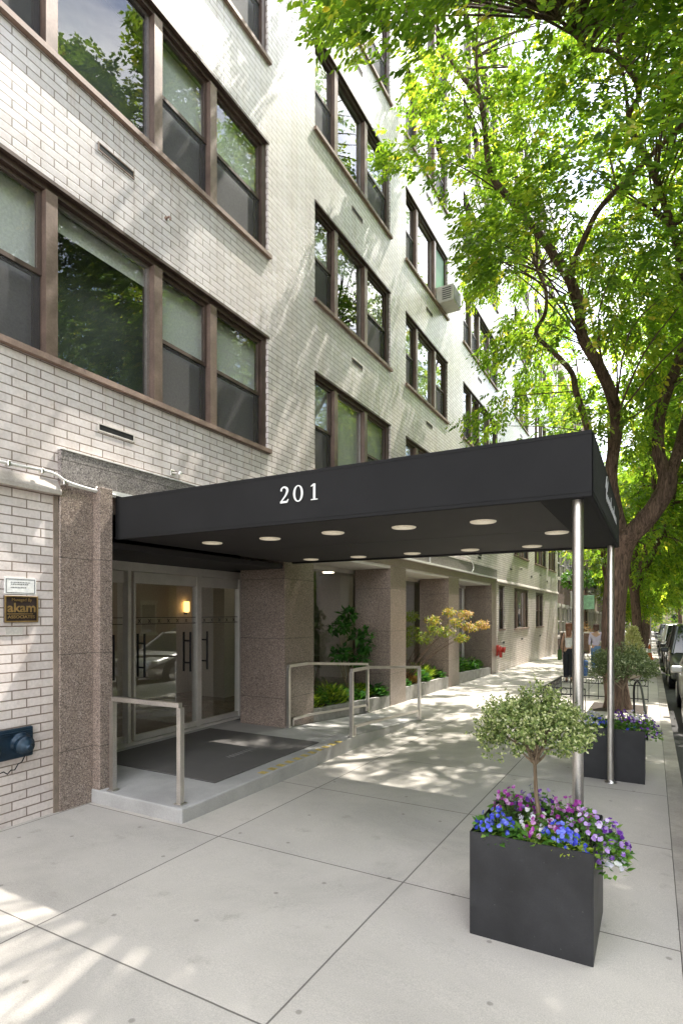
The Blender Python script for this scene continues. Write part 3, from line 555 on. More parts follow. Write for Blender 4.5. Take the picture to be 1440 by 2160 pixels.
q = MB(); q.bbox(-0.86, 0.91, 4.08, 5.98, ZP + 0.001, ZP + 0.012, 0.004, 1); mo = thing('doormat', 'large dark grey mat in front of the glass doors', 'mat', (0, 5, ZP)); q.build('mat_field', M['mat'], mo)
q = MB()
for k in range(9):
    s = k / 8.0; ribbon(q, [(0.30 + 0.05 * k, -0.03 * math.sin(k * 2.1)), (0.33 + 0.05 * k, 0.09), (0.36 + 0.05 * k, 0.0)], [0.005, 0.007, 0.005], lambda a, b, h: Vector((0.55 - b - 0.1, 4.55 + a, ZP + 0.0122 + h)), 0.0008)
q.build('woven_monogram', M['concrete_side'], mo)
def handrail(label, pts, lower, loc, w=0.043, posts=(0, -1)):
    t = thing('handrail', label, 'handrail', loc[:3], None); q = MB()
    for a, b in zip(pts[:-1], pts[1:]): q.bar(a, b, w, w * 0.9)
    q.build('top_rail', M['steel'], t)
    for k in posts:
        p = Vector(pts[k]); g = loc[2] if k == 0 else loc[3]; MB().bar((p.x, p.y, g), (p.x, p.y, p.z - w * 0.46), w * 1.05).build('post', M['steel'], t); MB().bbox(p.x - 0.04, p.x + 0.04, p.y - 0.04, p.y + 0.04, g, g + 0.012, 0.003, 1).build('base_plate', M['steel'], t)
    if lower:
        q = MB()
        for a, b in zip(lower[:-1], lower[1:]): q.bar(a, b, w * 0.8, w * 0.8)
        q.bar(lower[0], (lower[0][0], lower[0][1], loc[2]), w * 0.8); q.bar(lower[-1], (lower[-1][0], lower[-1][1], lower[-1][2] - 0.1), w * 0.8); q.build('lower_rail', M['steel'], t)
    return t
handrail('short steel handrail standing at the near end of the entrance platform', [(0.24, 3.475, 0.90), (1.05, 3.495, 0.90)], None, (0.24, 3.475, ZP, ZP))
handrail('steel handrail beside the first pillar, on the building side of the ramp', [(0.03, 6.60, 0.925), (0.03, 7.1, 0.925), (0.03, 9.12, 0.755)], [(0.03, 6.70, 0.16), (0.03, 7.2, 0.15), (0.03, 9.05, 0.02)], (0.03, 6.6, 0.06, -0.11))
handrail('steel handrail along the street side of the ramp', [(1.09, 6.50, 0.925), (1.09, 7.0, 0.925), (1.09, 8.94, 0.765)], [(1.09, 6.58, 0.18), (1.09, 7.1, 0.15), (1.09, 8.86, 0.04)], (1.09, 6.5, 0.06, -0.12))
# ------------------------------------------------------------------ canopy
CA, CB, CO, CZ0, CZ1 = 3.65, 6.68, 4.215, 2.375, 2.775
can = thing('entrance_canopy', 'charcoal fabric entrance canopy numbered 201 on two steel poles', 'canopy', (0, 5.16, 2.375))
q = MB(); t = 0.03
def fabric(fn, n, m, seed):
    rs = random.Random(seed); ph = [rs.uniform(0, 6.28) for _ in range(6)]; mb_ = MB()
    for i_ in range(n + 1):
        for j_ in range(m + 1):
            a = i_ / n; b = j_ / m; e = math.sin(PI * b) * math.sin(PI * min(1, a * 6)) * 0.5
            mb_.v.append(tuple(fn(a, b, 0.0045 * e * (math.sin(a * 17 + ph[0]) + 0.7 * math.sin(a * 31 + ph[1] + b * 2) + 0.6 * math.sin(a * 9 + b * 5 + ph[2])) + 0.0025 * e)))
    for i_ in range(n):
        for j_ in range(m): k_ = i_ * (m + 1) + j_; mb_.f.append((k_, k_ + m + 1, k_ + m + 2, k_ + 1)); mb_.sm.append(True)
    return mb_
fp = fabric(lambda a, b, h: (0.064 + a * (CO - 0.068), CA - 0.0045 - h, CZ0 + 0.003 + b * (CZ1 - CZ0 - 0.006)), 90, 10, 1).build('side_fabric', M['canvas'], can)
fabric(lambda a, b, h: (CO + 0.0045 + h, CA + 0.004 + a * (CB - CA - 0.008), CZ0 + 0.003 + b * (CZ1 - CZ0 - 0.006)), 60, 10, 2).build('front_fabric', M['canvas'], can)
hem = MB()
for z in (CZ0 + 0.028, CZ1 - 0.025): hem.tube([(0.07, CA - 0.0058, z), (CO, CA - 0.0058, z)], 0.0016, 5); hem.tube([(CO + 0.0058, CA, z), (CO + 0.0058, CB, z)], 0.0016, 5)
hem.build('stitching', M['canvas'], can)
q.bbox(0.06, CO, CA, CA + t, CZ0, CZ1, 0.008, 2); q.bbox(0.06, CO, CB - t, CB, CZ0, CZ1, 0.008, 2); q.bbox(CO - t, CO, CA + 0.028, CB - 0.028, CZ0, CZ1, 0.008, 2)
vl = q.build('valance', M['canvas'], can)
MB().box(0.06, CO - 0.02, CA + 0.02, CB - 0.02, CZ1 - 0.03, CZ1 - 0.006).build('roof_panel', M['canvas'], can)
q = MB(); q.box(0.0, CO - 0.32, CA + t, (CA + CB) / 2 - 0.004, CZ0 + 0.022, CZ0 + 0.035); q.box(0.0, CO - 0.32, (CA + CB) / 2 + 0.004, CB - t, CZ0 + 0.022, CZ0 + 0.035)
sfc = q.build('soffit', M['canvas_in'], can)
MB().box(CO - 0.31, CO - t - 0.002, CA + t, CB - t, CZ0 + 0.012, CZ0 + 0.03).build('front_soffit_strip', M['canvas'], can)
q = MB(); q.box(0.06, CO - 0.34, CA + t + 0.001, CA + t + 0.014, CZ0 + 0.004, CZ0 + 0.021); q.box(0.06, CO - 0.34, CB - t - 0.014, CB - t - 0.001, CZ0 + 0.004, CZ0 + 0.021); q.build('hem_bar', M['black_metal'], can)
for (x, y) in [(4.527 - (4.527 - x) * 0.955, y * 0.955) for (x, y) in ((0.413, 4.60), (1.162, 4.61), (1.92, 4.56), (2.627, 4.57), (3.314, 4.6), (0.354, 6.68), (1.098, 6.68), (1.888, 6.62), (2.637, 6.58), (3.347, 6.56), (3.75, 5.55))]:
    l = MB().lathe((x, y, CZ0 + 0.024), [(0.102, 0.0), (0.102, -0.006), (0.095, -0.012), (0.072, -0.012)], n=28).build('downlight', M['lamp'], can)
    MB().lathe((x, y, CZ0 + 0.013), [(0.07, 0.0), (0.068, -0.004), (0.03, -0.007)], n=24).build('lens', M['lens'], l)
for (x, y) in ((4.12, 3.80), (4.145, 6.555)):
    p = MB().tube([(x, y, zs(y) + 0.01), (x, y, CZ0 + 0.03)], 0.033, 20).build('pole', M['steel'], can); MB().lathe((x, y, zs(y)), [(0.06, 0), (0.06, 0.008), (0.04, 0.014), (0.036, 0.03)], n=20).build('base_flange', M['steel'], p)
# the house number 201 in serif figures
def num(a, b, h): return Vector((a, CA - 0.0115 - h, b))
bx, bz, H_ = 1.967, 2.538, 0.128
q = MB(); W2 = 0.085
def cat(pts, n=6):  # Catmull-Rom
    out = []; P = [Vector(p) for p in pts]; P = [P[0] * 2 - P[1]] + P + [P[-1] * 2 - P[-2]]
    for i in range(1, len(P) - 2):
        for k in range(n):
            t_ = k / n; a, b, c, d_ = P[i - 1], P[i], P[i + 1], P[i + 2]
            out.append(0.5 * (2 * b + (c - a) * t_ + (2 * a - 5 * b + 4 * c - d_) * t_ * t_ + (3 * b - a - 3 * c + d_) * t_ ** 3))
    return out + [P[-2]]
c2 = [(0.012, 0.100), (0.016, 0.114), (0.040, 0.126), (0.066, 0.114), (0.071, 0.092), (0.055, 0.060), (0.028, 0.030), (0.010, 0.010)]
p2 = cat(c2); w2 = [0.010 + 0.010 * math.exp(-((k / (len(p2) - 1) - 0.52) / 0.2) ** 2) for k in range(len(p2))]
ribbon(q, [(bx + p.x, bz + p.y) for p in p2], w2, num); ribbon(q, [(bx + 0.005, bz + 0.008), (bx + 0.04, bz + 0.009), (bx + 0.068, bz + 0.009), (bx + 0.082, bz + 0.03)], [0.014, 0.017, 0.017, 0.005], lambda a, b, h: num(a, b, h + 0.0005))
ribbon(q, [(bx + 0.008, bz + 0.105), (bx + 0.022, bz + 0.103)], [0.016, 0.018], lambda a, b, h: num(a, b, h + 0.0007))
q.build('numeral', M['letter'], can); q = MB()
zc = [(0.172 + 0.036 * math.cos(a), 0.064 + 0.060 * math.sin(a)) for a in [2 * PI * k / 36 for k in range(37)]]
ribbon(q, [(bx + p[0], bz + p[1]) for p in zc], [0.008 + 0.011 * abs(math.cos(2 * PI * k / 36)) ** 1.5 for k in range(37)], num)
q.build('numeral', M['letter'], can); q = MB(); ox = bx + 0.318; ribbon(q, [(ox, bz + 0.004), (ox, bz + 0.124)], [0.019, 0.019], num); ribbon(q, [(ox - 0.03, bz + 0.004), (ox + 0.03, bz + 0.004)], [0.008, 0.008], lambda a, b, h: num(a, b, h + 0.0005)); ribbon(q, [(ox - 0.030, bz + 0.105), (ox - 0.002, bz + 0.121)], [0.006, 0.011], lambda a, b, h: num(a, b, h + 0.0005))
q.build('numeral', M['letter'], can)
q = MB()   # script lettering on the street end, too oblique to read: pen strokes
def fr_(a, b, h): return Vector((CO + 0.0115 + h, a, b))
for k in range(13):
    y = 4.62 + k * 0.105; hh = (0.17 if k == 0 else (0.11 if k in (5, 9) else 0.06)); base = 2.52
    ribbon(q, cat([(y, base + 0.01), (y + 0.03, base + hh), (y + 0.05, base + hh * 0.8), (y + 0.055, base + 0.005), (y + 0.095, base + 0.02)], 4), [0.009] * 17, fr_, 0.003)
ribbon(q, cat([(4.55, 2.60), (4.66, 2.70), (4.78, 2.69), (4.70, 2.60)], 4), [0.012] * 13, lambda a, b, h: fr_(a, b, h + 0.0006))
q.build('script_lettering', M['dull_letter'], can)
# ------------------------------------------------------------------ small things on the wall
t = thing('paper_notice', 'white framed paper notice on the brick wall above the brass plaque', 'notice', (0, 2.76, 1.9))
MB().box(0.001, 0.010, 2.63, 2.894, 1.832, 1.966).build('backing', M['paper'], t); q = MB(); rect_frame(q, 0.0102, 0.0112, 2.642, 2.882, 1.842, 1.956, 0.004); q.build('border_line', M['ink'], t)
q = MB()
for r_, (y0, y1, z) in enumerate(((2.68, 2.84, 1.925), (2.68, 2.81, 1.910), (2.68, 2.80, 1.884))):
    y = y0
    while y < y1: d_ = random.uniform(0.006, 0.016); q.box(0.0102, 0.0109, y, y + d_, z, z + 0.006); y += d_ + 0.005
q.build('small_print', M['ink'], t)
t = thing('brass_plaque', 'brown and brass management plaque on the brick wall by the granite pier', 'plaque', (0, 2.76, 1.7))
MB().bbox(0.001, 0.016, 2.625, 2.907, 1.602, 1.822, 0.003, 1).build('plate', M['plaque'], t); q = MB(); rect_frame(q, 0.0162, 0.020, 2.627, 2.905, 1.604, 1.820, 0.011); q.build('rim', M['brass'], t)
q = MB()
for (s, size, y, z, off) in (('Managed By', 0.036, 2.682, 1.775, 0.0), ('akam', 0.105, 2.648, 1.688, 0.0022), ('ASSOCIATES', 0.034, 2.652, 1.636, 0.0008)):
    vs, fs = text_mesh(s, size, 0.001, off); wd_ = max(v.x for v in vs); k = {'Managed By': 0.17, 'akam': 0.235, 'ASSOCIATES': 0.225}[s] / wd_
    q.add([(0.0172 + v.z, y + v.x * k, z + v.y) for v in vs], fs)
q.box(0.0162, 0.018, 2.648, 2.86, 1.668, 1.675); q.build('lettering', M['brass'], t)
MB().box(0.001, 0.006, 2.64, 2.78, 1.50, 1.56).build('old_label', M['stone'], bld)
t = thing('standpipe_connection', 'dark blue twin fire department connection low on the brick wall', 'standpipe', (0, 2.7, 0.6))
MB().bbox(0.001, 0.035, 2.30, 2.855, 0.50, 0.745, 0.012, 2).build('wall_plate', M['blue_iron'], t)
q = MB()
for z in (0.70, 0.715): q.tube([(0.04, 2.32, z), (0.04, 2.84, z)], 0.006, 6)
q.build('raised_rib', M['blue_iron'], t)
for y in (2.47, 2.74):
    q = MB(); ax = (1, 0.0, -0.25); q.lathe((0.03, y, 0.63), [(0.085, 0), (0.085, 0.02), (0.07, 0.025), (0.068, 0.06), (0.075, 0.062), (0.075, 0.085), (0.06, 0.09), (0.055, 0.12), (0.025, 0.125), (0.02, 0.15)], ax, 20); q.build('hose_cap', M['blue_iron'], t)
q = MB(); ch = [(0.09, 2.46 + 0.29 * k / 10, 0.53 - 0.10 * math.sin(PI * k / 10) - (0.02 if k % 2 else 0)) for k in range(11)]; q.tube(ch, 0.005, 6); q.build('chain', M['black_metal'], t)
t = thing('standpipe_connection', 'red fire department connection at the corner of the granite end wall', 'standpipe', (0, 18.95, 0.45))
MB().bbox(0.001, 0.05, 18.8, 19.1, 0.25, 0.6, 0.01, 1).build('wall_plate', M['red_paint'], t); q = MB(); q.lathe((0.05, 18.95, 0.48), [(0.11, 0), (0.11, 0.05), (0.085, 0.06), (0.085, 0.16), (0.1, 0.165), (0.1, 0.21), (0.03, 0.22)], (1, 0, -0.15), 16); q.tube([(0.12, 18.95, 0.42), (0.12, 18.95, 0.20)], 0.05, 10); q.build('hose_cap', M['red_paint'], t)
t = thing('conduit_pipe', 'thin white conduit running along the ledge and over the granite lintel', 'pipe', (0.1, 2.9, 2.86))
q = MB(); q.tube(cat([(0.075, BY0, 2.86), (0.075, 2.0, 2.86), (0.075, 2.85, 2.87), (0.08, 3.02, 2.86), (0.085, 3.12, 2.82), (0.09, 3.3, 2.80), (0.09, 3.62, 2.79)], 5), 0.013, 8); q.tube([(0.085, 3.14, 2.795), (0.09, 3.62, 2.772)], 0.007, 6); q.build('pipe', M['white_paint'], t)
q = MB()
for y in (2.62, 2.9, 3.1, 3.42): q.bbox(0.045, 0.095, y - 0.012, y + 0.012, 2.84 if y < 3 else 2.785, 2.885 if y < 3 else 2.83, 0.004, 1)
q.build('clip', M['steel'], t)
t = thing('wall_hook', 'small rusty hook on the upper brick wall between two window rows', 'hook', (0, 4.34, 5.88)); q = MB(); q.tube([(0, 4.34, 5.88), (0.05, 4.34, 5.885), (0.07, 4.34, 5.86), (0.06, 4.34, 5.84)], 0.01, 8); q.lathe((0, 4.34, 5.88), [(0.022, 0), (0.02, 0.006)], (1, 0, 0), 12); q.build('hook', M['rose_sill'], t)
t = thing('wall_hook', 'steel eyelet bracket on the bricks just above the canopy corner', 'hook', (0, 4.47, 3.2)); q = MB(); q.bbox(0.0, 0.012, 4.40, 4.46, 3.16, 3.22, 0.003, 1); q.tube([(0.01, 4.43, 3.19), (0.09, 4.45, 3.18)], 0.010, 8); q.lathe((0.09, 4.45, 3.165), [(0.025, 0), (0.025, 0.03), (0.012, 0.034)], n=12); q.build('bracket', M['steel'], t)
t = thing('conduit_pipe', 'looped white cable hanging on the lintel right of the canopy', 'cable', (0.07, 15.5, 3.0)); q = MB(); q.tube(cat([(0.065, 14.7, 3.25), (0.07, 15.3, 3.22), (0.07, 15.75, 3.1), (0.07, 15.85, 2.95), (0.07, 15.7, 2.83)], 6), 0.018, 8); q.tube([(0.06, 12.3, 2.84), (0.06, 12.3, 3.12)], 0.02, 8); q.build('cable', M['white_paint'], t)
t = thing('air_conditioner', 'beige window air conditioner with dark louvred back on an upper sill', 'air conditioner', (0.2, 13.2, 9.14))
ay0, ay1, az0, az1 = 12.98, 13.55, SILL + 2 * FH + 0.06, SILL + 2 * FH + 0.45
MB().bbox(-0.05, 0.40, ay0, ay1, az0, az1, 0.01, 2).build('casing', M['ac'], t); q = MB(); q.box(0.401, 0.405, ay0 + 0.03, ay1 - 0.03, az0 + 0.03, az1 - 0.03); q.build('grille', M['ac_dark'], t)
q = MB()
for k in range(6): q.box(0.12, 0.34, ay0 - 0.003, ay0 - 0.0005, az0 + 0.06 + k * 0.05, az0 + 0.085 + k * 0.05)
q.build('side_louvre', M['ac_dark'], t)
# ------------------------------------------------------------------ planters, shrubs and flowers
def planter(label, x0, y0, s, h):
    z = zs(y0 + s / 2); t = thing('planter_box', label, 'planter', (x0 + s / 2, y0 + s / 2, z)); q = MB(); w_ = 0.022
    bm = bmesh.new(); bmesh.ops.create_cube(bm, size=1)
    for v in bm.verts: v.co = Vector((x0 + s / 2 + v.co.x * s, y0 + s / 2 + v.co.y * s, z - 0.01 + h / 2 + 0.005 + v.co.z * (h + 0.01)))
    top = [f for f in bm.faces if f.normal.z > 0.9]; r = bmesh.ops.inset_region(bm, faces=top, thickness=w_)
    for f in top:
        for v in f.verts: v.co.z -= 0.07
    bmesh.ops.bevel(bm, geom=[e for e in bm.edges if e.calc_length() > 0.3], offset=0.004, segments=2, affect='EDGES'); q.bm(bm); q.build('shell', M['planter'], t)
    MB().box(x0 + w_ + 0.001, x0 + s - w_ - 0.001, y0 + w_ + 0.001, y0 + s - w_ - 0.001, z + h - 0.09, z + h - 0.045).build('soil', M['soil'], t)
    return z + h - 0.045
P1 = (3.665, 2.99, 0.612); P2 = (3.85, 6.64, 0.612)
T1 = planter('black cube planter nearest the camera, full of blue and purple flowers', *P1, 0.557); T2 = planter('black cube planter behind the far canopy pole', *P2, 0.557)
def shrub(label, c, rx, ry, rz, stem_base, m, n=9000, ls=0.021):
    c = np.array(c); t = thing('topiary_shrub', label, 'shrub', stem_base); q = MB(); sb = Vector(stem_base)
    q.tube(cat([sb, sb + Vector((0.01, 0, 0.10)), sb + Vector((-0.005, 0.005, 0.2)), Vector(c) - Vector((0, 0, rz * 0.45))], 4), [0.017 - 0.0007 * k for k in range(13)], 8)
    for k in range(26):
        a = RNG.uniform(0, 2 * PI); e = c + np.array([math.cos(a) * rx * 0.8 * RNG.uniform(.4, 1), math.sin(a) * ry * 0.8 * RNG.uniform(.4, 1), rz * RNG.uniform(-0.3, 0.7)])
        s0 = sb.lerp(Vector(c) - Vector((0, 0, rz * 0.45)), 0.72 + 0.25 * RNG.uniform()); q.tube(cat([s0, s0.lerp(Vector(e), 0.5) + Vector((0, 0, -0.02)), Vector(e)], 3), [0.009, 0.008, 0.007, 0.005, 0.004, 0.0035, 0.003], 5)
    q.build('stem', M['twig'], t)
    nt_ = n // 9; U = unit(nt_); U[:, 2] = np.where(U[:, 2] < -0.55, -U[:, 2] * 0.4, U[:, 2])
    lump = 0.97 + 0.22 * np.sin(U[:, 0] * 5 + 1.3) * np.cos(U[:, 1] * 4.3) + 0.12 * np.sin(U[:, 2] * 7 + U[:, 0] * 3)
    rr = lump * RNG.uniform(0.35, 1.0, nt_) ** 0.45 * np.where(RNG.uniform(size=nt_) < 0.09, RNG.uniform(1.08, 1.3, nt_), 1.0); C = c + U * np.array([rx, ry, rz]) * rr[:, None]
    Dr = norm(U + np.array([0, 0, 0.55]) + 0.5 * unit(nt_)); V = []; T = []
    for k in range(9):
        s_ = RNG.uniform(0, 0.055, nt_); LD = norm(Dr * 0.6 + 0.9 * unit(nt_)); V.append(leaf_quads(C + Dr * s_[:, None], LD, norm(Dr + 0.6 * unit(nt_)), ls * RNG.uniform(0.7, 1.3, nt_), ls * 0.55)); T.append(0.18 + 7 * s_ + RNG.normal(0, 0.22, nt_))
    cards('crown', np.concatenate(V), np.concatenate(T), m, t)
shrub('small variegated shrub on a bare stem in the nearest planter', (3.945, 3.30, 1.025), 0.275, 0.26, 0.18, (3.96, 3.30, T1), M['shrub_leaf'], 15500)
shrub('round grey green shrub in the planter behind the far pole', (4.25, 6.95, 1.08), 0.325, 0.30, 0.21, (4.24, 6.95, T2), M['shrub_dark'], 15000)
def flower_clump(label, c, rx, ry, h, petal_m, leafm, nf, nl, cat_='flowers', fs=0.0125, ls=0.042, group=None, droop=0.0, petal2=None, name='flowering_plant'):
    h *= 0.88
    c = np.array(c, float); t = thing(name, label, cat_, tuple(c), group)
    a = RNG.uniform(0, 2 * PI, nl); r = np.sqrt(RNG.uniform(0, 1, nl)); hh = h * RNG.uniform(0.05, 0.85, nl) * (1 - 0.45 * r ** 2)
    P = c + np.stack([np.cos(a) * r * rx, np.sin(a) * r * ry, hh - droop * r * r], 1); out = np.stack([np.cos(a), np.sin(a), np.full(nl, 0.35)], 1)
    V = leaf_quads(P, norm(out + 0.7 * unit(nl)), norm(np.array([0, 0, 1.0]) + 0.6 * unit(nl)), ls * RNG.uniform(0.6, 1.3, nl), ls * 0.6); T = RNG.normal(0.5, 0.25, nl)
    st = MB()
    if nf:
        nf = int(nf * 2.3); a = RNG.uniform(0, 2 * PI, nf); r = np.sqrt(RNG.uniform(0, 1, nf)); FP = c + np.stack([np.cos(a) * r * rx * 1.08, np.sin(a) * r * ry * 1.08, h * RNG.uniform(0.55, 1.1, nf) * (1 - 0.5 * r ** 2) - droop * r * r], 1)
        FN = norm(np.stack([np.cos(a) * r, np.sin(a) * r - 0.6, np.full(nf, 0.7)], 1) + 0.35 * unit(nf)); U = norm(np.cross(FN, unit(nf))); W = np.cross(FN, U); PV = []; PT = []; tone = RNG.uniform(0, 1, nf)
        for k in range(5):
            an = 2 * PI * k / 5; dr = U * math.cos(an) + W * math.sin(an); sz = fs * RNG.uniform(0.85, 1.2, nf); sdv = np.cross(FN, dr)
            q = np.empty((nf, 4, 3)); q[:, 0] = FP; q[:, 1] = FP + dr * sz[:, None] * 0.7 + sdv * sz[:, None] * 0.55; q[:, 2] = FP + dr * sz[:, None] * 1.05 + FN * sz[:, None] * 0.15; q[:, 3] = FP + dr * sz[:, None] * 0.7 - sdv * sz[:, None] * 0.55
            PV.append(q.reshape(-1, 3)); PT.append(np.clip(tone + RNG.normal(0, 0.1, nf) + (0.25 if k < 2 else 0), 0, 1))
        for k in range(nf): st.tube([c + (FP[k] - c) * np.array([0.5, 0.5, 0]), FP[k]], 0.0014, 4, False)
        cards('blossom', np.concatenate(PV), np.concatenate(PT), petal_m, t)
        st.build('flower_stem', M['shrub_stem'], t)
    cards('foliage', V, T, leafm, t)
    return t
M['shrub_stem'] = noisy('green_stem', (0.12, 0.20, 0.05), 0.6)
g1 = 'bedding flowers in the nearest planter'; x0, y0, s_ = P1
for (lb, dx, dy, rx, ry, h, pm, lm, nf, nl) in [
    ('blue flowers at the left front corner of the nearest planter', 0.12, 0.11, 0.11, 0.11, 0.16, 'p_blue', 'herb', 26, 150),
    ('magenta flowers along the left back edge of the nearest planter', 0.14, 0.40, 0.115, 0.14, 0.21, 'p_magenta', 'herb', 20, 130),
    ('white and pale pansies below the stem of the variegated shrub', 0.30, 0.22, 0.10, 0.10, 0.15, 'p_white', 'herb', 12, 110),
    ('deep purple pansies behind the shrub stem in the nearest planter', 0.27, 0.47, 0.13, 0.11, 0.22, 'p_purple', 'herb', 18, 120),
    ('small magenta and white flowers in the middle of the nearest planter', 0.36, 0.13, 0.10, 0.09, 0.15, 'p_magenta', 'lime_herb', 15, 130),
    ('bright blue flowers right of the middle of the nearest planter', 0.45, 0.12, 0.09, 0.08, 0.15, 'p_blue', 'herb', 22, 110),
    ('magenta flowers on tall stems near the canopy pole', 0.46, 0.40, 0.12, 0.13, 0.21, 'p_magenta', 'herb', 22, 130)]:
    flower_clump(lb, (x0 + dx, y0 + dy, T1), rx, ry, h, M[pm], M[lm], nf, nl, group=None)
flower_clump('low green leafy plants along the front edge of the nearest planter', (x0 + 0.25, y0 + 0.075, T1), 0.22, 0.05, 0.10, M['p_blue'], M['herb'], 0, 260, 'plant', ls=0.05, name='leafy_plant')
flower_clump('yellow green trailing plant at the right front corner of the nearest planter', (x0 + 0.50, y0 + 0.07, T1), 0.10, 0.06, 0.09, M['p_blue'], M['lime_herb'], 4, 170, 'plant', ls=0.035, name='leafy_plant')
flower_clump('lilac pansy cushion spilling over the right side of the nearest planter', (x0 + 0.57, y0 + 0.24, T1), 0.175, 0.16, 0.19, M['p_lilac'], M['herb'], 26, 420, droop=0.07)
flower_clump('dark purple and white pansies at the far right edge of the nearest planter', (x0 + 0.665, y0 + 0.28, T1 - 0.02), 0.10, 0.15, 0.16, M['p_purple'], M['herb'], 20, 120, droop=0.06)
flower_clump('white pansies hanging lowest over the right side of the nearest planter', (x0 + 0.69, y0 + 0.2, T1 - 0.06), 0.06, 0.10, 0.08, M['p_white'], M['herb'], 12, 60, droop=0.05)
x0, y0, s_ = P2
for (lb, dx, dy, rx, ry, h, pm, lm, nf, nl) in [
    ('pale and blue flowers at the left end of the planter behind the far pole', 0.08, 0.25, 0.14, 0.2, 0.19, 'p_white', 'herb', 22, 160),
    ('blue flowers among leaves at the left front of the far planter', 0.14, 0.12, 0.13, 0.12, 0.17, 'p_blue', 'herb', 12, 170),
    ('purple flower cushion in the middle of the far planter', 0.38, 0.3, 0.13, 0.12, 0.23, 'p_purple', 'herb', 34, 170),
    ('bright green leafy plant along the front of the far planter', 0.34, 0.10, 0.20, 0.08, 0.17, 'p_blue', 'herb', 4, 330),
    ('white flowers at the right back of the far planter', 0.54, 0.42, 0.14, 0.13, 0.22, 'p_white', 'lime_herb', 26, 150),
    ('dark blue pansies and leaves over the right edge of the far planter', 0.60, 0.2, 0.17, 0.16, 0.19, 'p_purple', 'herb', 26, 300)]:
    flower_clump(lb, (x0 + dx, y0 + dy, T2), rx, ry, h, M[pm], M[lm], nf, nl, droop=0.08 if 'edge' in lb else 0)
# ------------------------------------------------------------------ beds between the pillars
def herb_plant(label, c, r, h, m, n, ls, aspect=0.5, up=0.6, group=None, cat_='plant'):
    c = np.array(c, float); t = thing('leafy_plant', label, cat_, tuple(c), group); a = RNG.uniform(0, 2 * PI, n); rr = np.sqrt(RNG.uniform(0, 1, n)); hh = h * RNG.uniform(0.1, 1, n) * (1 - 0.5 * rr ** 2)
    P = c + np.stack([np.cos(a) * rr * r, np.sin(a) * rr * r, hh], 1); out = np.stack([np.cos(a), np.sin(a), np.full(n, up)], 1)
    V = leaf_quads(P, norm(out + 0.4 * unit(n)), norm(np.array([0, 0, 1.0]) + 0.4 * unit(n)), ls * RNG.uniform(0.6, 1.3, n), ls * aspect); cards('foliage', V, RNG.normal(0.5, 0.25, n), m, t)
    q = MB()
    for k in range(9): e = P[k]; q.tube([c, (c + e) / 2 + np.array([0, 0, 0.03]), e], [0.006, 0.005, 0.003], 5, False)
    q.build('stem', M['shrub_stem'], t); return t
for bi, (a, b, z0, z1) in enumerate(kb):
    where = ('between the first and second pillars', 'between the second and third pillars', 'between the third pillar and the end wall')[bi]
    kinds = [[('lime green fern', 'lime_herb', 0.30, 0.10, 0.25), ('mid green broadleaf', 'herb', 0.34, 0.12, 0.5), ('bright green fern', 'lime_herb', 0.36, 0.14, 0.25), ('dark green clump', 'dark_herb', 0.34, 0.13, 0.5), ('low dark ivy', 'dark_herb', 0.22, 0.09, 0.7), ('yellow green fern', 'lime_herb', 0.30, 0.13, 0.25), ('dark hosta', 'dark_herb', 0.26, 0.16, 0.6)],
             [('dark ground ivy', 'dark_herb', 0.22, 0.09, 0.7), ('rust brown sedge', 'rust_herb', 0.24, 0.16, 0.12), ('dark green broadleaf', 'dark_herb', 0.3, 0.13, 0.5), ('lime grass tuft', 'lime_herb', 0.34, 0.24, 0.10), ('deep green hosta', 'dark_herb', 0.26, 0.14, 0.55)],
             [('tall dark green shrublet', 'dark_herb', 0.62, 0.12, 0.5), ('mid green rhododendron', 'herb', 0.44, 0.13, 0.4), ('low dark green ivy', 'dark_herb', 0.28, 0.11, 0.6), ('green broadleaf tuft', 'herb', 0.36, 0.13, 0.45)]][bi]
    for k, (nm, mm, h, ls, asp) in enumerate(kinds):
        y = a + (b - a) * (k + 0.6) / (len(kinds) + 0.2); z = z0 + (z1 - z0) * (y - a) / (b - a) - 0.05
        herb_plant('%s in the bed %s' % (nm, where), (-0.32 - 0.12 * (k % 2), y, z), 0.26, h, M[mm], 260 if asp > 0.2 else 420, ls, asp, 0.9 if asp < 0.3 else 0.5)
def small_tree(label, base, h, clumps, m, n_per, ls, name='young_tree', cat_='tree', twig=None, asp=0.55):
    t = thing(name, label, cat_, base); q = MB(); b = Vector(base); V = []; T = []
    for (c, r, tn) in clumps:
        c = Vector(c); q.tube(cat([b + Vector((random.uniform(-.04, .04), random.uniform(-.04, .04), 0)), b.lerp(c, 0.45) + Vector((-0.06, 0.02, 0.12)), c], 4), [0.011 - 0.001 * k for k in range(9)], 6)
        U = unit(n_per); P = np.array(c[:]) + U * np.array([r, r, r * 0.55]) * RNG.uniform(0.2, 1, n_per)[:, None] ** 0.6
        nl = 3 if ls > 0.07 else 1
        for k in range(nl):
            D = norm(U * 0.5 + unit(n_per) + np.array([0, 0, -0.25])); V.append(leaf_quads(P, D, norm(np.array([0, 0, 1.0]) + 0.5 * unit(n_per)), ls * RNG.uniform(0.6, 1.25, n_per), ls * asp)); T.append(RNG.normal(tn * 0.7, 0.22, n_per))
    q.build('trunk', twig or M['twig'], t); cards('crown', np.concatenate(V), np.concatenate(T), m, t); return t
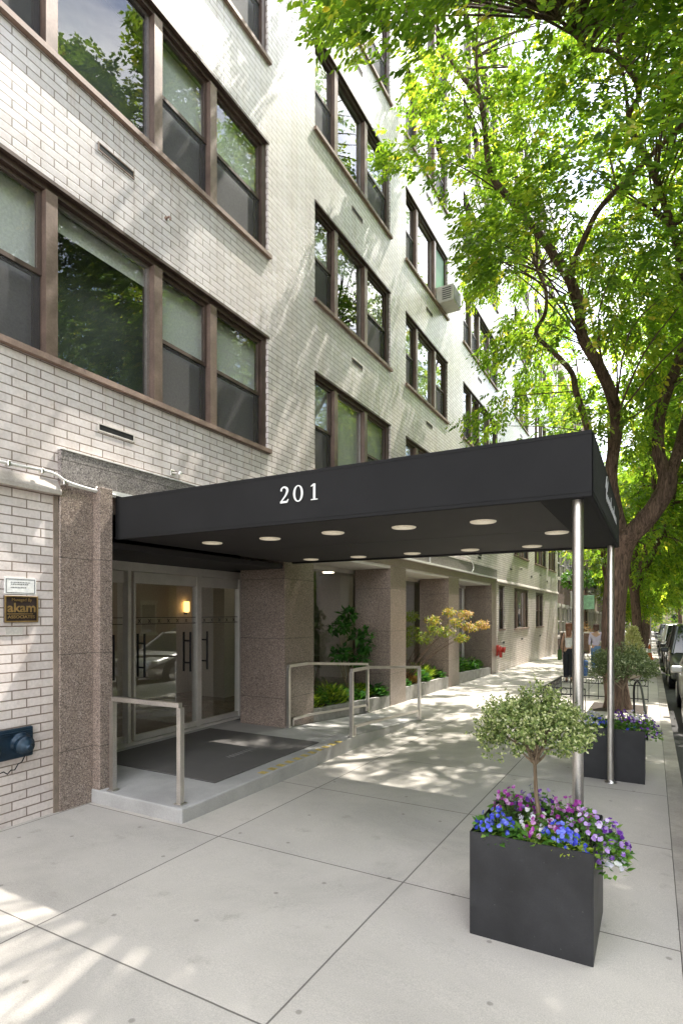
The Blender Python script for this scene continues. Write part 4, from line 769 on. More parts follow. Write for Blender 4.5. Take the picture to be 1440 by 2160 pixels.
small_tree('japanese maple with orange and lime leaves leaning out past the second pillar', (-0.40, 11.75, 0.05), 1.6, [((-0.42, 11.9, 1.0), 0.22, 0.1), ((-0.3, 12.0, 1.25), 0.25, 0.12), ((-0.05, 12.2, 1.1), 0.24, 0.18), ((0.12, 12.4, 1.3), 0.22, 0.28), ((0.05, 12.5, 1.5), 0.2, 0.55), ((0.35, 12.6, 1.25), 0.24, 0.3), ((0.5, 12.9, 1.45), 0.22, 0.6), ((0.3, 13.0, 1.7), 0.16, 0.65), ((0.75, 13.1, 1.35), 0.2, 0.85), ((0.95, 13.5, 1.4), 0.18, 0.95), ((0.65, 12.8, 1.1), 0.18, 0.5), ((0.6, 13.3, 1.65), 0.18, 0.9), ((-0.45, 11.6, 0.7), 0.18, 0.05), ((-0.35, 12.1, 1.6), 0.22, 0.08)], M['maple'], 95, 0.075, 'japanese_maple', twig=M['bark'], asp=0.3)
small_tree('thin green fig tree behind glass between the first two pillars', (-0.45, 9.3, 0.1), 1.7, [((-0.5, 9.0, 0.95), 0.22, 0.4), ((-0.4, 9.6, 0.8), 0.2, 0.5), ((-0.55, 9.1, 1.4), 0.22, 0.4), ((-0.4, 9.7, 1.25), 0.22, 0.5), ((-0.5, 9.4, 1.65), 0.16, 0.6), ((-0.35, 9.8, 1.05), 0.2, 0.4)], M['dark_herb'], 26, 0.15, 'fig_tree')
# ------------------------------------------------------------------ street trees
def crown_from(C, nsp, spread, leafl, nl, rl, centre, root, m=None, clip=None):
    C = np.asarray(C); per = nsp // len(C); idx = np.repeat(np.arange(len(C)), per); U = unit(len(idx))
    P = C[idx] + U * spread * (RNG.uniform(0.05, 1, len(idx)) ** 0.5)[:, None] * np.array([1.0, 1.0, 0.75])
    if clip is not None: P = P[clip(P)]
    out = norm(P - np.array(centre)); out[:, 2] *= 0.4
    V, T = sprays(P, out, nl, leafl, leafl * 0.5, rl, 0.35); cl = RNG.normal(0, 0.13, len(C))
    return cards('crown', V, T, m or M['leaf'], root)
# the big tree behind the canopy, its limbs measured from the photograph at their street distances
BT = (3.93, 12.35, zs(12.35))
bt = thing('street_tree', 'large forked street tree with rough brown bark just behind the canopy', 'tree', BT)
limbs = []
def limb(pts, r0, r1):
    W = [at_y(u, v, y) for (u, v, y) in pts]; W = cat(W, 4); n = len(W); rr = [r0 + (r1 - r0) * (k / (n - 1)) ** 0.8 for k in range(n)]
    return W, rr
q = MB()
W = [Vector((BT[0] - 0.0, BT[1], BT[2] - 0.05)), Vector((BT[0] - 0.01, BT[1], BT[2] + 0.25))] + [at_y(u, v, y) for (u, v, y) in ((1292, 1400, 12.35), (1293, 1310, 12.35), (1299, 1230, 12.3), (1308, 1170, 12.3), (1322, 1125, 12.2))]
W = cat(W, 4); q.tube(W, [0.29, 0.27, 0.25, 0.235, 0.225, 0.22, 0.215] + [0.21] * (len(W) - 10) + [0.215, 0.22, 0.22], 16)
L_ = [([(1316, 1140, 12.25), (1300, 1080, 12.1), (1288, 1000, 12.0), (1300, 900, 11.9), (1290, 835, 11.9), (1262, 771, 11.8), (1227, 708, 11.7), (1221, 646, 11.6), (1202, 590, 11.5)], 0.125, 0.095),
      ([(1202, 590, 11.5), (1150, 512, 11.2), (1092, 437, 10.9), (1037, 371, 10.6), (1024, 292, 10.3), (1012, 208, 10.0), (969, 154, 9.8), (930, 90, 9.5)], 0.09, 0.03),
      ([(1202, 590, 11.5), (1211, 550, 11.5), (1233, 500, 11.4), (1262, 442, 11.3), (1317, 383, 11.1), (1400, 300, 10.8), (1470, 230, 10.4)], 0.07, 0.035),
      ([(1308, 1110, 12.2), (1262, 985, 12.3), (1235, 890, 12.4), (1214, 825, 12.5), (1206, 787, 12.5), (1171, 746, 12.5), (1130, 704, 12.5), (1149, 662, 12.5), (1151, 612, 12.5), (1133, 571, 12.5)], 0.085, 0.03),
      ([(1322, 1135, 12.2), (1365, 1092, 12.2), (1400, 1040, 12.2), (1408, 1000, 12.2)], 0.185, 0.16),
      ([(1405, 1010, 12.2), (1388, 950, 12.2), (1392, 875, 12.2), (1412, 812, 12.1), (1437, 742, 12.0), (1458, 660, 11.8), (1437, 575, 11.5), (1418, 480, 11.2), (1379, 445, 11.0)], 0.125, 0.05),
      ([(1408, 1005, 12.2), (1428, 960, 12.3), (1445, 890, 12.5), (1475, 790, 12.7), (1520, 650, 12.8)], 0.12, 0.07),
      ([(1418, 480, 11.2), (1380, 370, 10.8), (1325, 258, 10.3), (1348, 200, 10.0), (1333, 158, 9.8), (1287, 108, 9.5), (1242, 100, 9.2), (1180, 40, 8.8)], 0.06, 0.025),
      ([(1325, 258, 10.3), (1318, 180, 10.0), (1300, 90, 9.6)], 0.03, 0.02), ([(1012, 208, 10.0), (1004, 120, 9.7), (1010, 20, 9.3)], 0.03, 0.015)]
nodes_ = []
for (pts, r0, r1) in L_:
    W, rr = limb(pts, r0, r1); q.tube(W, rr, 12); nodes_ += W[len(W) // 3:]
poly = [(640, -900), (655, 0), (690, 90), (740, 110), (800, 190), (835, 250), (800, 300), (792, 375), (870, 372), (930, 410), (962, 480), (978, 560), (985, 640), (1040, 690), (1010, 740), (1062, 800), (960, 880), (1010, 925), (1150, 915), (1250, 890), (1300, 960), (1360, 1000), (1460, 990), (1900, 900), (1900, -900)]
cand = RNG.uniform((0.45, 5.0, 4.6), (8.5, 17.0, 15.0), (30000, 3)); e = (cand - np.array([3.8, 10.2, 9.6])) / np.array([4.6, 6.0, 5.4]); rr = (e ** 2).sum(1)
cand = cand[(rr < 1) & (rr > 0.06)]; cand = cand[in_poly(project(cand), poly)]
lowc = (cand[:, 2] > 5.2) | (cand[:, 1] > 11.0); cand = cand[lowc & (cand[:, 2] < 8.6 + 0.95 * (cand[:, 1] - 4))]
shx = cand[:, 0] - 0.14 * cand[:, 2]; shy = cand[:, 1] - 0.575 * cand[:, 2]      # where each clump throws its shade
sunny = ((shy > 5.2) & (shy < 19.0) & (shx < 3.3) & (RNG.uniform(size=len(cand)) > np.where(shy < 8.5, 0.4, 0.08))) | ((shy > 1.0) & (shy < 2.7) & (shx < 2.9)); gap = in_poly(project(cand), [(985, 330), (1130, 380), (1200, 900), (1000, 900)]) & (cand[:, 1] > 10.5) & (cand[:, 2] > 6.5); cand = cand[~sunny | (gap & (RNG.uniform(size=len(cand)) < 0.55))]
shy = cand[:, 1] - 0.575 * cand[:, 2]; front = shy < 1.1  # front clumps: many out of view, added to shade the near pavement
kk = 4.527 / (cand[:, 0] + 4.527); yw = cand[:, 1] * kk; zw = 1.68 + (cand[:, 2] - 1.68) * kk   # open crown towards the upper windows: they mirror sky
opn = ((yw > 2.3) & (yw < 4.4) & (zw > 7.35 - (yw - 3.0) * 0.85) & (RNG.uniform(size=len(cand)) > 0.04)) | ((yw >= 4.4) & (yw < 6.6) & (zw > 8.3)) | ((yw > 7.9) & (yw < 9.5) & (zw > 9.2) & (zw < 11.2))
cand = cand[~opn]; front = front[~opn]; CC = np.concatenate([cand[~front][:440], cand[front][:190]])
NA = np.array([n[:] for n in nodes_])
for c in CC:
    k = np.argmin(((NA - c) ** 2).sum(1) + 2.0 * np.maximum(0, NA[:, 2] - c[2] + 0.3) ** 2); a = Vector(NA[k]); b = Vector(c); L2 = (b - a).length
    if L2 < 4.5: mid = a.lerp(b, 0.5) + Vector(RNG.normal(0, 0.1, 3)) + Vector((0, 0, 0.06 * L2)); q.tube(cat([a, mid, b], 3), [0.004 + 0.0045 * L2 * (1 - k_ / 6) for k_ in range(7)], 5, False)
q.build('trunk', M['bark'], bt)
LP = project(NA); LD = (NA - np.array(CAM[:])) @ np.array(_fw[:])
def airy(P):                                      # leaves grow on the outer twigs: the big limbs stay bare and open
    pp = project(P); dd = (P - np.array(CAM[:])) @ np.array(_fw[:]); keep = np.ones(len(P), bool); rnd = RNG.uniform(size=len(P))
    for k in range(len(NA)):
        keep &= ~((((P - NA[k]) ** 2).sum(1) < 0.30) & (rnd < 0.85)); keep &= ~((np.hypot(*(pp - LP[k]).T) < 24) & (dd < LD[k]) & (rnd < 0.75))
    return keep
crown_from(CC, 23500, 0.56, 0.10, 9, 0.27, (3.9, 11.2, 8.5), bt, clip=lambda P: (P[:, 0] > 0.3) & (in_poly(project(P), poly) | (P[:, 2] > 14)) & airy(P))
def gen_tree(name, label, seed, h, cr, ncl, nsp, leafl, fork=2.6):
    global RNG
    keep = RNG; RNG = np.random.default_rng(seed); rs = random.Random(seed); t = thing(name, label, 'tree', (0, 0, 0)); q = MB(); nd = []
    top = Vector((rs.uniform(-.2, .2), rs.uniform(-.2, .2), fork)); q.tube(cat([(0, 0, -0.1), (0.02, 0, fork * 0.4), top], 5), [0.24, 0.21, 0.19, 0.18, 0.175, 0.17, 0.165, 0.16, 0.16, 0.16, 0.16], 12)
    for k in range(5):
        a = 2 * PI * k / 5 + rs.uniform(-.4, .4); rr = cr * rs.uniform(0.4, 0.7); e = Vector((math.cos(a) * rr, math.sin(a) * rr, h * rs.uniform(0.72, 0.92))); m1 = top.lerp(e, 0.35) + Vector((math.cos(a) * 0.3, math.sin(a) * 0.3, -0.3)); m2 = top.lerp(e, 0.7) + Vector((rs.uniform(-.4, .4), rs.uniform(-.4, .4), 0.2))
        W = cat([top - Vector((0, 0, 0.2)), m1, m2, e], 4); q.tube(W, [0.11 - 0.085 * k_ / 12 for k_ in range(13)], 8); nd += W[3:]
    cc = (fork * 0.8 + h) / 2; C = RNG.uniform((-cr, -cr, fork * 0.85), (cr, cr, h), (ncl * 4, 3)); e = (C - np.array([0, 0, cc + 0.3])) / np.array([cr, cr, (h - fork) / 2 + 0.6]); C = C[((e ** 2).sum(1) < 1) & ((C[:, 0] > 0.2) | (C[:, 2] > 5.4)) & ((C[:, 0] - 0.14 * C[:, 2] > -0.9) | (RNG.uniform(size=len(C)) < 0.2))][:ncl]
    NA = np.array([n[:] for n in nd])
    for c in C:
        k = np.argmin(((NA - c) ** 2).sum(1)); a = Vector(NA[k]); b = Vector(c); mid = a.lerp(b, 0.5) + Vector((0, 0, 0.12)); q.tube(cat([a, mid, b], 2), [0.03, 0.025, 0.02, 0.015, 0.01], 5, False)
    q.build('trunk', M['bark'], t); crown_from(C, nsp, 0.85, leafl, 7, 0.32, (0, 0, cc - 1), t); RNG = keep
    return t
ta = gen_tree('street_tree', 'dark forked street tree beyond the cream shrub by the kerb', 3, 14.5, 4.3, 190, 10500, 0.15, 3.0)
tb = gen_tree('street_tree', 'slender street tree with low foliage farther along the kerb', 5, 13.0, 4.0, 170, 9500, 0.15, 2.4)
spots = [(ta, 4.05, 23.2, 0.0, 1.0, None), (tb, 3.1, 31.0, 0.0, 0.8, None), (ta, 4.1, 43.0, 2.0, 1.0, 'third street tree along the near kerb, past the thin one'), (tb, 4.1, 54.0, 3.0, 1.1, 'fourth street tree along the near kerb'), (ta, 4.1, 68.0, 4.0, 1.1, 'fifth street tree, far down the near kerb'), (tb, 4.2, 86.0, 0.5, 1.2, 'farthest street tree on the near kerb'),
         (ta, 14.9, -3.5, 1.3, 1.1, 'tree across the street, reflected in the nearest windows'), (tb, 15.0, 6.0, 2.2, 1.15, 'tree across the street opposite the canopy'), (ta, 14.9, 15.5, 3.3, 1.1, 'tree across the street beyond the parked silver car'), (tb, 15.0, 26.0, 4.4, 1.15, 'tree across the street level with the women walking'), (ta, 14.9, 37.0, 5.1, 1.1, 'tree across the street opposite the red brick house'), (tb, 15.0, 49.0, 0.2, 1.2, 'sixth tree across the street, far away'), (ta, 14.8, 64.0, 1.7, 1.25, 'last tree across the street'), (tb, 9.0, 118.0, 2.6, 2.0, 'big tree closing the view at the end of the street'), (ta, 3.0, 112.0, 3.6, 1.8, 'tall tree left of the end of the street'), (ta, 15.0, 100.0, 3.6, 1.8, 'tall tree right of the end of the street')]
used = set()
for (pt, x, y, rz, sc_, lb) in spots:
    if pt.name not in used and lb is None: o = pt; used.add(pt.name); o.location = (x, y, zs(y)); o.rotation_euler.z = rz; o.scale = (sc_,) * 3
    else: o = dup(pt, (x, y, zs(y)), rz, scale=(sc_,) * 3); o['label'] = lb
    o['group'] = 'street trees'
bt['group'] = 'street trees'
# tree guard round the big tree
t = thing('tree_guard', 'low black iron hoop fence around the big tree pit', 'fence', (3.3, 12.3, zs(12.3))); gx0, gx1, gy0, gy1 = 2.72, 4.45, 11.2, 13.6; q = MB(); hp = MB()
def grail(p, q_):
    n = max(2, int((Vector(q_) - Vector(p)).length / 0.19))
    for z in (0.46, 0.34, 0.06): q.bar((*p, zs(p[1]) + z), (*q_, zs(q_[1]) + z), 0.012, 0.02)
    for k in range(n + 1):
        x = p[0] + (q_[0] - p[0]) * k / n; y = p[1] + (q_[1] - p[1]) * k / n; q.bar((x, y, zs(y)), (x, y, zs(y) + 0.47), 0.014)
        if k < n:
            xc = p[0] + (q_[0] - p[0]) * (k + .5) / n; yc = p[1] + (q_[1] - p[1]) * (k + .5) / n; d_ = (Vector(q_) - Vector(p)).normalized(); hp.tube([(xc + d_.x * 0.055 * math.cos(a), yc + d_.y * 0.055 * math.cos(a), zs(yc) + 0.40 + 0.055 * math.sin(a)) for a in [2 * PI * j / 14 for j in range(15)]], 0.006, 5, False)
grail((gx0, gy0), (gx0, gy1)); grail((gx0, gy1), (gx1, gy1)); grail((gx0, gy0), (3.45, gy0))
q.build('railing', M['black_metal'], t); hp.build('hoop', M['black_metal'], t)
struct(MB().box(3.45, 4.45, 11.75, 13.0, zs(11.75) - 0.1, zs(11.75) + 0.004, zs(13.0) - 0.1, zs(13.0) + 0.004).build('tree_pit', M['soil']))
MB()
# ------------------------------------------------------------------ cars
def make_car(name, label, paint, suv=False, L=4.5, W=1.82, H=1.45):
    t = thing(name, label, 'car', (0, 0, 0)); h = W / 2
    # stations along the length: y, belt z, half width, bottom z
    st = [(-L / 2, 0.62, 0.80, 0.34), (-L / 2 + 0.06, 0.74, 0.88, 0.26), (-L / 2 + 0.35, 0.82 if suv else 0.72, 0.97, 0.22), (-L / 2 + 0.9, 0.93 if suv else 0.84, 1.0, 0.2), (-L / 2 + 1.35, 0.99 if suv else 0.90, 1.0, 0.19), (0, 1.0 if suv else 0.92, 1.0, 0.19), (L / 2 - 1.0, 1.02 if suv else 0.95, 1.0, 0.2), (L / 2 - 0.3, 1.02 if suv else 0.95, 0.97, 0.24), (L / 2 - 0.05, 0.98 if suv else 0.9, 0.9, 0.3), (L / 2, 0.75, 0.84, 0.38)]
    vs = []; fs = []; n = 12
    for (y, zb, wf, z0) in st:
        w_ = h * wf
        for (a, b) in ((-0.86, 0.0), (-0.98, 0.18), (-1.0, 0.45), (-0.985, 0.75), (-0.93, 0.96), (-0.80, 1.03), (0.80, 1.03), (0.93, 0.96), (0.985, 0.75), (1.0, 0.45), (0.98, 0.18), (0.86, 0.0)): vs.append((a * w_, y, z0 + (zb - z0) * b))
    for k in range(len(st) - 1):
        for j in range(n): fs.append((k * n + j, (k + 1) * n + j, (k + 1) * n + (j + 1) % n, k * n + (j + 1) % n))
    fs += [tuple(range(n)), tuple((len(st) - 1) * n + j for j in range(n - 1, -1, -1))]
    body = MB().add(vs, fs, True).build('body', paint, t)
    zb = 1.0 if suv else 0.92; rf = H; wr = h * 0.74; ya, yb = -L / 2 + 1.2, L / 2 - (0.12 if suv else 0.75); ra, rb = ya + 0.75, yb - (0.28 if suv else 0.65)
    def loft(a, b, wl, wu, z0, z1): return [(-wl, a[0], z0), (wl, a[0], z0), (wl, a[1], z0), (-wl, a[1], z0), (-wu, b[0], z1), (wu, b[0], z1), (wu, b[1], z1), (-wu, b[1], z1)]
    F6 = [(0, 1, 5, 4), (1, 2, 6, 5), (2, 3, 7, 6), (3, 0, 4, 7)]
    MB().add(loft((ya, yb), (ra, rb), h * 0.90, wr, zb - 0.04, rf - 0.05), F6).build('side_window', M['car_glass'], t)
    q = MB(); lv = loft((ra, rb), (ra + 0.12, rb - 0.1), wr + 0.012, wr - 0.1, rf - 0.06, rf); q.add(lv, F6 + [(4, 5, 6, 7), (3, 2, 1, 0)])
    for sx in (-1, 1):
        q.tube([(sx * h * 0.905, ya, zb - 0.03), (sx * (wr + 0.004), ra, rf - 0.04)], 0.035, 6); q.tube([(sx * h * 0.905, yb, zb - 0.03), (sx * (wr + 0.004), rb, rf - 0.04)], 0.05, 6)
        ym = (ya + yb) / 2; q.tube([(sx * h * 0.908, ym, zb - 0.03), (sx * (wr + 0.004), ym, rf - 0.04)], 0.028, 6)
    q.build('roof', paint, t)
    for sx in (-1, 1):
        for y in (-L / 2 + 0.85, L / 2 - 0.85):
            x = sx * (h - 0.10); wq = MB().lathe((x - sx * 0.1, y, 0.32), [(0.24, 0), (0.32, 0.01), (0.335, 0.05), (0.335, 0.17), (0.32, 0.205), (0.22, 0.21)], (sx, 0, 0), 24).build('wheel', M['tyre'], t)
            r = MB(); r.lathe((x + sx * 0.112, y, 0.32), [(0.215, 0), (0.20, 0.012), (0.03, 0.02)], (sx, 0, 0), 20); r.build('rim', M['alloy'], wq)
            MB().lathe((sx * (h - 0.02), y, 0.36), [(0.40, 0), (0.40, 0.024)], (sx, 0, 0), 24).build('wheel_arch', M['plastic'], t)
        MB().bbox(sx * (h * 0.72) - 0.14, sx * (h * 0.72) + 0.14, -L / 2 + 0.02, -L / 2 + 0.16, 0.60, 0.72, 0.03, 2).build('headlight', M['light_lens'], t)
        MB().bbox(sx * (h * 0.74) - 0.12, sx * (h * 0.74) + 0.12, L / 2 - 0.12, L / 2 + 0.012, 0.66 if not suv else 0.7, 0.86 if not suv else 0.98, 0.03, 2).build('tail_light', M['tail'], t)
        MB().bbox(sx * (h + 0.09) - 0.10, sx * (h + 0.09) + 0.10, ya + 0.25, ya + 0.38, zb, zb + 0.13, 0.035, 2).build('wing_mirror', paint, t)
        MB().box(sx * h * 0.992 - 0.008, sx * h * 0.992 + 0.008, (ya + yb) / 2 - 0.25, (ya + yb) / 2 - 0.08, 0.80, 0.825).build('door_handle', M['alloy'], t)
    MB().bbox(-h * 0.84, h * 0.84, -L / 2 - 0.05, -L / 2 + 0.12, 0.28, 0.50, 0.04, 2).build('front_bumper', M['plastic'] if suv else paint, t); MB().bbox(-h * 0.84, h * 0.84, L / 2 - 0.12, L / 2 + 0.05, 0.30, 0.55, 0.04, 2).build('rear_bumper', paint if not suv else M['alloy'], t)
    MB().bbox(-0.45, 0.45, -L / 2 - 0.012, -L / 2 + 0.05, 0.53, 0.66, 0.01, 1).build('grille', M['plastic'], t); MB().box(-0.16, 0.16, -L / 2 - 0.062, -L / 2 - 0.051, 0.36, 0.46).build('number_plate', M['paper'], t)
    return t
M['alloy'] = noisy('alloy', (0.55, 0.55, 0.56), 0.3, 0.9)
def paint(n, c, metal=0.5):
    m = mat(n, c, 0.28, metal, 0.6); m.node_tree.nodes['Principled BSDF'].inputs['Coat Weight'].default_value = 0.6; return m
PS = paint('silver_paint', (0.52, 0.51, 0.48)); PD = paint('dark_grey_paint', (0.05, 0.055, 0.06)); PW = paint('white_car_paint', (0.75, 0.75, 0.73), 0); PB = paint('black_paint', (0.015, 0.015, 0.018), 0.2); PG = paint('grey_paint', (0.22, 0.23, 0.24))
zr = lambda y: zs(y) - 0.14
c1 = make_car('parked_car', 'silver car at the right edge of the picture', PS, False, 4.6); c1.location = (5.92, 12.9, zr(12.9))
c2 = make_car('parked_car', 'dark grey suv parked ahead of the silver car', PD, True, 4.75, 1.92, 1.78); c2.location = (5.90, 20.0, zr(20)); c2.rotation_euler.z = 0
protos = [c1, c2]
def recolour(o, p):
    for ch in [x for x in bpy.data.objects if x.parent == o]:
        if ch.data and ch.data.materials and ch.data.materials[0] in (PS, PD): ch.data = ch.data.copy(); ch.data.materials[0] = p
for (pr, p, x, y, lb, rz) in [(c1, PB, 5.88, 26.0, 'black car third from the right edge of the picture', 0), (c2, PW, 5.9, 32.0, 'white suv in the row of parked cars', 0), (c1, PG, 5.9, 38.0, 'grey car in the row behind the white suv', 0), (c1, PW, 5.9, 44.0, 'white car far along the near kerb', 0), (c2, PB, 5.9, 50.5, 'black suv near the end of the parked row', 0), (c1, PS, 5.9, 57.0, 'silver car at the end of the parked row', 0),
                          (c2, PW, 6.0, 5.0, 'white suv beside the camera, seen reflected in the glass doors', 0), (c1, PW, 13.0, 9.0, 'white car on the opposite side, mirrored in the lobby glass', PI), (c1, PG, 13.0, 21.0, 'grey car parked on the opposite side of the street', PI), (c2, PB, 13.0, 33.0, 'black suv parked on the opposite side of the street', PI)]:
    o = dup(pr, (x, y, zr(y)), rz); o['label'] = lb; recolour(o, p)
# ------------------------------------------------------------------ people
def skin(name, verts, edges, rad, m, parent, root=0, sub=2):
    me = bpy.data.meshes.new(name); o0 = ROOT[parent.name] if parent else Vector((0, 0, 0)); me.from_pydata([Vector(v) - o0 for v in verts], edges, []); o = bpy.data.objects.new(name, me); COL.objects.link(o)
    md = o.modifiers.new('skin', 'SKIN'); md.use_smooth_shade = True
    for k, r in enumerate(rad): sv = me.skin_vertices[0].data[k]; sv.radius = r if isinstance(r, tuple) else (r, r); sv.use_root = (k == root)
    s = o.modifiers.new('smooth', 'SUBSURF'); s.levels = s.render_levels = sub
    dg = bpy.context.evaluated_depsgraph_get(); nm = bpy.data.meshes.new_from_object(o.evaluated_get(dg)); bpy.data.objects.remove(o); bpy.data.meshes.remove(me)
    nm.materials.clear(); nm.materials.append(m); nm.polygons.foreach_set('use_smooth', [True] * len(nm.polygons))
    ob = bpy.data.objects.new(name, nm); COL.objects.link(ob); ob.parent = parent; ROOT[ob.name] = o0; return ob
def person(label, x, y, h, stride, top_m, top_sleeve, leg_m, hair_m, hair_len, lw_=1.0):
    g = zs(y); k = h / 1.68; t = thing('person', label, 'person', (x, y, g)); P = lambda a, b, c: (x + a * k, y + b * k, g + c * k)
    hl, hr = (0.085, -0.085); s = stride
    J = {'pel': P(0, 0, 0.93), 'sp': P(0, 0.01, 1.10), 'ch': P(0, 0.0, 1.30), 'nk': P(0, 0.01, 1.43), 'hd0': P(0, 0.03, 1.52), 'hd1': P(0, 0.025, 1.59), 'hd2': P(0, 0.01, 1.645),
         'shl': P(0.16, 0, 1.37), 'ell': P(0.20, -0.05, 1.11), 'wrl': P(0.19, 0.03 + s * 0.2, 0.88), 'hal': P(0.185, 0.05 + s * 0.2, 0.80), 'shr': P(-0.16, 0, 1.37), 'elr': P(-0.20, -0.03, 1.11), 'wrr': P(-0.20, 0.06 - s * 0.2, 0.88), 'har': P(-0.195, 0.07 - s * 0.2, 0.80),
         'hpl': P(hl, 0, 0.88), 'knl': P(hl, 0.06 - s * 0.35, 0.49), 'anl': P(hl, -s, 0.09 + 0.05 * (s > 0)), 'tol': P(hl, 0.13 - s, 0.035), 'hpr': P(hr, 0, 0.88), 'knr': P(hr, 0.05 + s * 0.45, 0.49), 'anr': P(hr, s, 0.09), 'tor': P(hr, 0.14 + s, 0.035), 'nose': P(0, 0.125, 1.565)}
    names = list(J); I = {n: i for i, n in enumerate(names)}; E = [('pel', 'sp'), ('sp', 'ch'), ('ch', 'nk'), ('nk', 'hd0'), ('hd0', 'hd1'), ('hd1', 'hd2'), ('hd1', 'nose'), ('ch', 'shl'), ('shl', 'ell'), ('ell', 'wrl'), ('wrl', 'hal'), ('ch', 'shr'), ('shr', 'elr'), ('elr', 'wrr'), ('wrr', 'har'), ('pel', 'hpl'), ('hpl', 'knl'), ('knl', 'anl'), ('anl', 'tol'), ('pel', 'hpr'), ('hpr', 'knr'), ('knr', 'anr'), ('anr', 'tor')]
    rad = {'pel': (0.135, 0.10), 'sp': (0.105, 0.085), 'ch': (0.13, 0.10), 'nk': 0.048, 'hd0': (0.062, 0.075), 'hd1': (0.074, 0.09), 'hd2': (0.055, 0.065), 'nose': 0.018, 'shl': 0.05, 'shr': 0.05, 'ell': 0.036, 'elr': 0.036, 'wrl': 0.025, 'wrr': 0.025, 'hal': (0.034, 0.016), 'har': (0.034, 0.016), 'hpl': 0.088, 'hpr': 0.088, 'knl': 0.055, 'knr': 0.055, 'anl': 0.034, 'anr': 0.034, 'tol': 0.03, 'tor': 0.03}
    V = [J[n] for n in names]; ED = [(I[a], I[b]) for a, b in E]; RD = [tuple(q_ * k for q_ in rad[n]) if isinstance(rad[n], tuple) else rad[n] * k for n in names]
    for sd, wn in (('l', 'hal'), ('r', 'har')):           # fingers and thumb rooted in the palm
        c = Vector(J[wn])
        for f_, (dy, ln) in enumerate(((-0.026, 0.06), (-0.009, 0.075), (0.009, 0.07), (0.026, 0.055))):
            a = c + Vector((0, dy, -0.01)) * k; b = a + Vector((0.0, 0.006, -ln * 0.6)) * k; d_ = b + Vector((-0.012 if sd == 'l' else 0.012, 0.004, -ln * 0.5)) * k; i = len(V); V += [b, d_]; RD += [0.0085 * k, 0.007 * k]; ED += [(I[wn], i), (i, i + 1)]
        b = c + Vector((0.0, 0.045, 0.0)) * k; i = len(V); V += [b, b + Vector((0, 0.012, -0.045)) * k]; RD += [0.010 * k, 0.008 * k]; ED += [(I[wn], i), (i, i + 1)]
    skin('body', V, ED, RD, M['skin'], t)
    LV = [P(0, 0, 1.02), J['pel'], J['hpl'], J['knl'], tuple(Vector(J['anl']) + Vector((0, 0, 0.03))), J['hpr'], J['knr'], tuple(Vector(J['anr']) + Vector((0, 0, 0.03)))]
    skin('trousers', LV, [(0, 1), (1, 2), (2, 3), (3, 4), (1, 5), (5, 6), (6, 7)], [(0.125 * k, 0.10 * k), (0.15 * k, 0.12 * k), 0.102 * k, 0.075 * lw_ * k, 0.062 * lw_ * k, 0.102 * k, 0.075 * lw_ * k, 0.062 * lw_ * k], leg_m, t, 1)
    if top_sleeve:
        TV = [P(0, 0, 0.98), J['sp'], J['ch'], P(0, 0.0, 1.40), J['shl'], J['ell'], tuple(Vector(J['ell']).lerp(Vector(J['wrl']), 0.5)), J['shr'], J['elr'], tuple(Vector(J['elr']).lerp(Vector(J['wrr']), 0.5))]
        skin('blouse', TV, [(0, 1), (1, 2), (2, 3), (2, 4), (4, 5), (5, 6), (2, 7), (7, 8), (8, 9)], [(0.14 * k, 0.112 * k), (0.122 * k, 0.10 * k), (0.142 * k, 0.112 * k), 0.065 * k, 0.064 * k, 0.052 * k, 0.045 * k, 0.064 * k, 0.052 * k, 0.045 * k], top_m, t, 1)
    else:
        skin('tank_top', [P(0, 0, 0.99), J['sp'], P(0, 0, 1.24), P(0, 0.005, 1.285)], [(0, 1), (1, 2), (2, 3)], [(0.138 * k, 0.108 * k), (0.116 * k, 0.096 * k), (0.138 * k, 0.11 * k), (0.12 * k, 0.10 * k)], top_m, t, 1)
        q = MB()
        for sx in (-1, 1): q.tube(cat([P(sx * 0.085, -0.10, 1.27), P(sx * 0.095, -0.04, 1.40), P(sx * 0.09, 0.07, 1.36), P(sx * 0.08, 0.11, 1.27)], 4), 0.009 * k, 6)
        q.build('strap', top_m, t)
    hv = [P(0, 0.0, 1.60), P(0, -0.01, 1.665), P(0, -0.06, 1.58), P(0, -0.085, 1.50), P(0, -0.10, 1.50 - hair_len * 0.5), P(0, -0.11, 1.50 - hair_len)]
    skin('hair', hv, [(0, 1), (0, 2), (2, 3), (3, 4), (4, 5)], [(0.085 * k, 0.085 * k), (0.05 * k, 0.05 * k), (0.085 * k, 0.06 * k), (0.085 * k, 0.05 * k), (0.075 * k, 0.035 * k), (0.04 * k, 0.02 * k)], hair_m, t)
    for a, b in (('anl', 'tol'), ('anr', 'tor')):
        A = Vector(J[a]); B = Vector(J[b]); skin('shoe', [tuple(A + Vector((0, -0.03 * k, -0.04 * k))), tuple(A.lerp(B, 0.5) + Vector((0, 0, -0.012 * k))), tuple(B + Vector((0, 0.015 * k, 0)))], [(0, 1), (1, 2)], [(0.04 * k, 0.038 * k), (0.042 * k, 0.034 * k), (0.035 * k, 0.026 * k)], M['shoe'], t, 1)
    return t, J
wm, JW = person('woman in white tank top and black trousers walking away', 2.50, 16.8, 1.66, 0.13, M['white_cloth'], False, M['black_cloth'], M['hair_red'], 0.20, 1.35)
w2_, J2 = person('woman in lilac top and blue jeans walking ahead near the big tree', 2.96, 19.7, 1.63, 0.10, M['lilac_cloth'], True, M['denim'], M['hair_brown'], 0.03, 1.1)
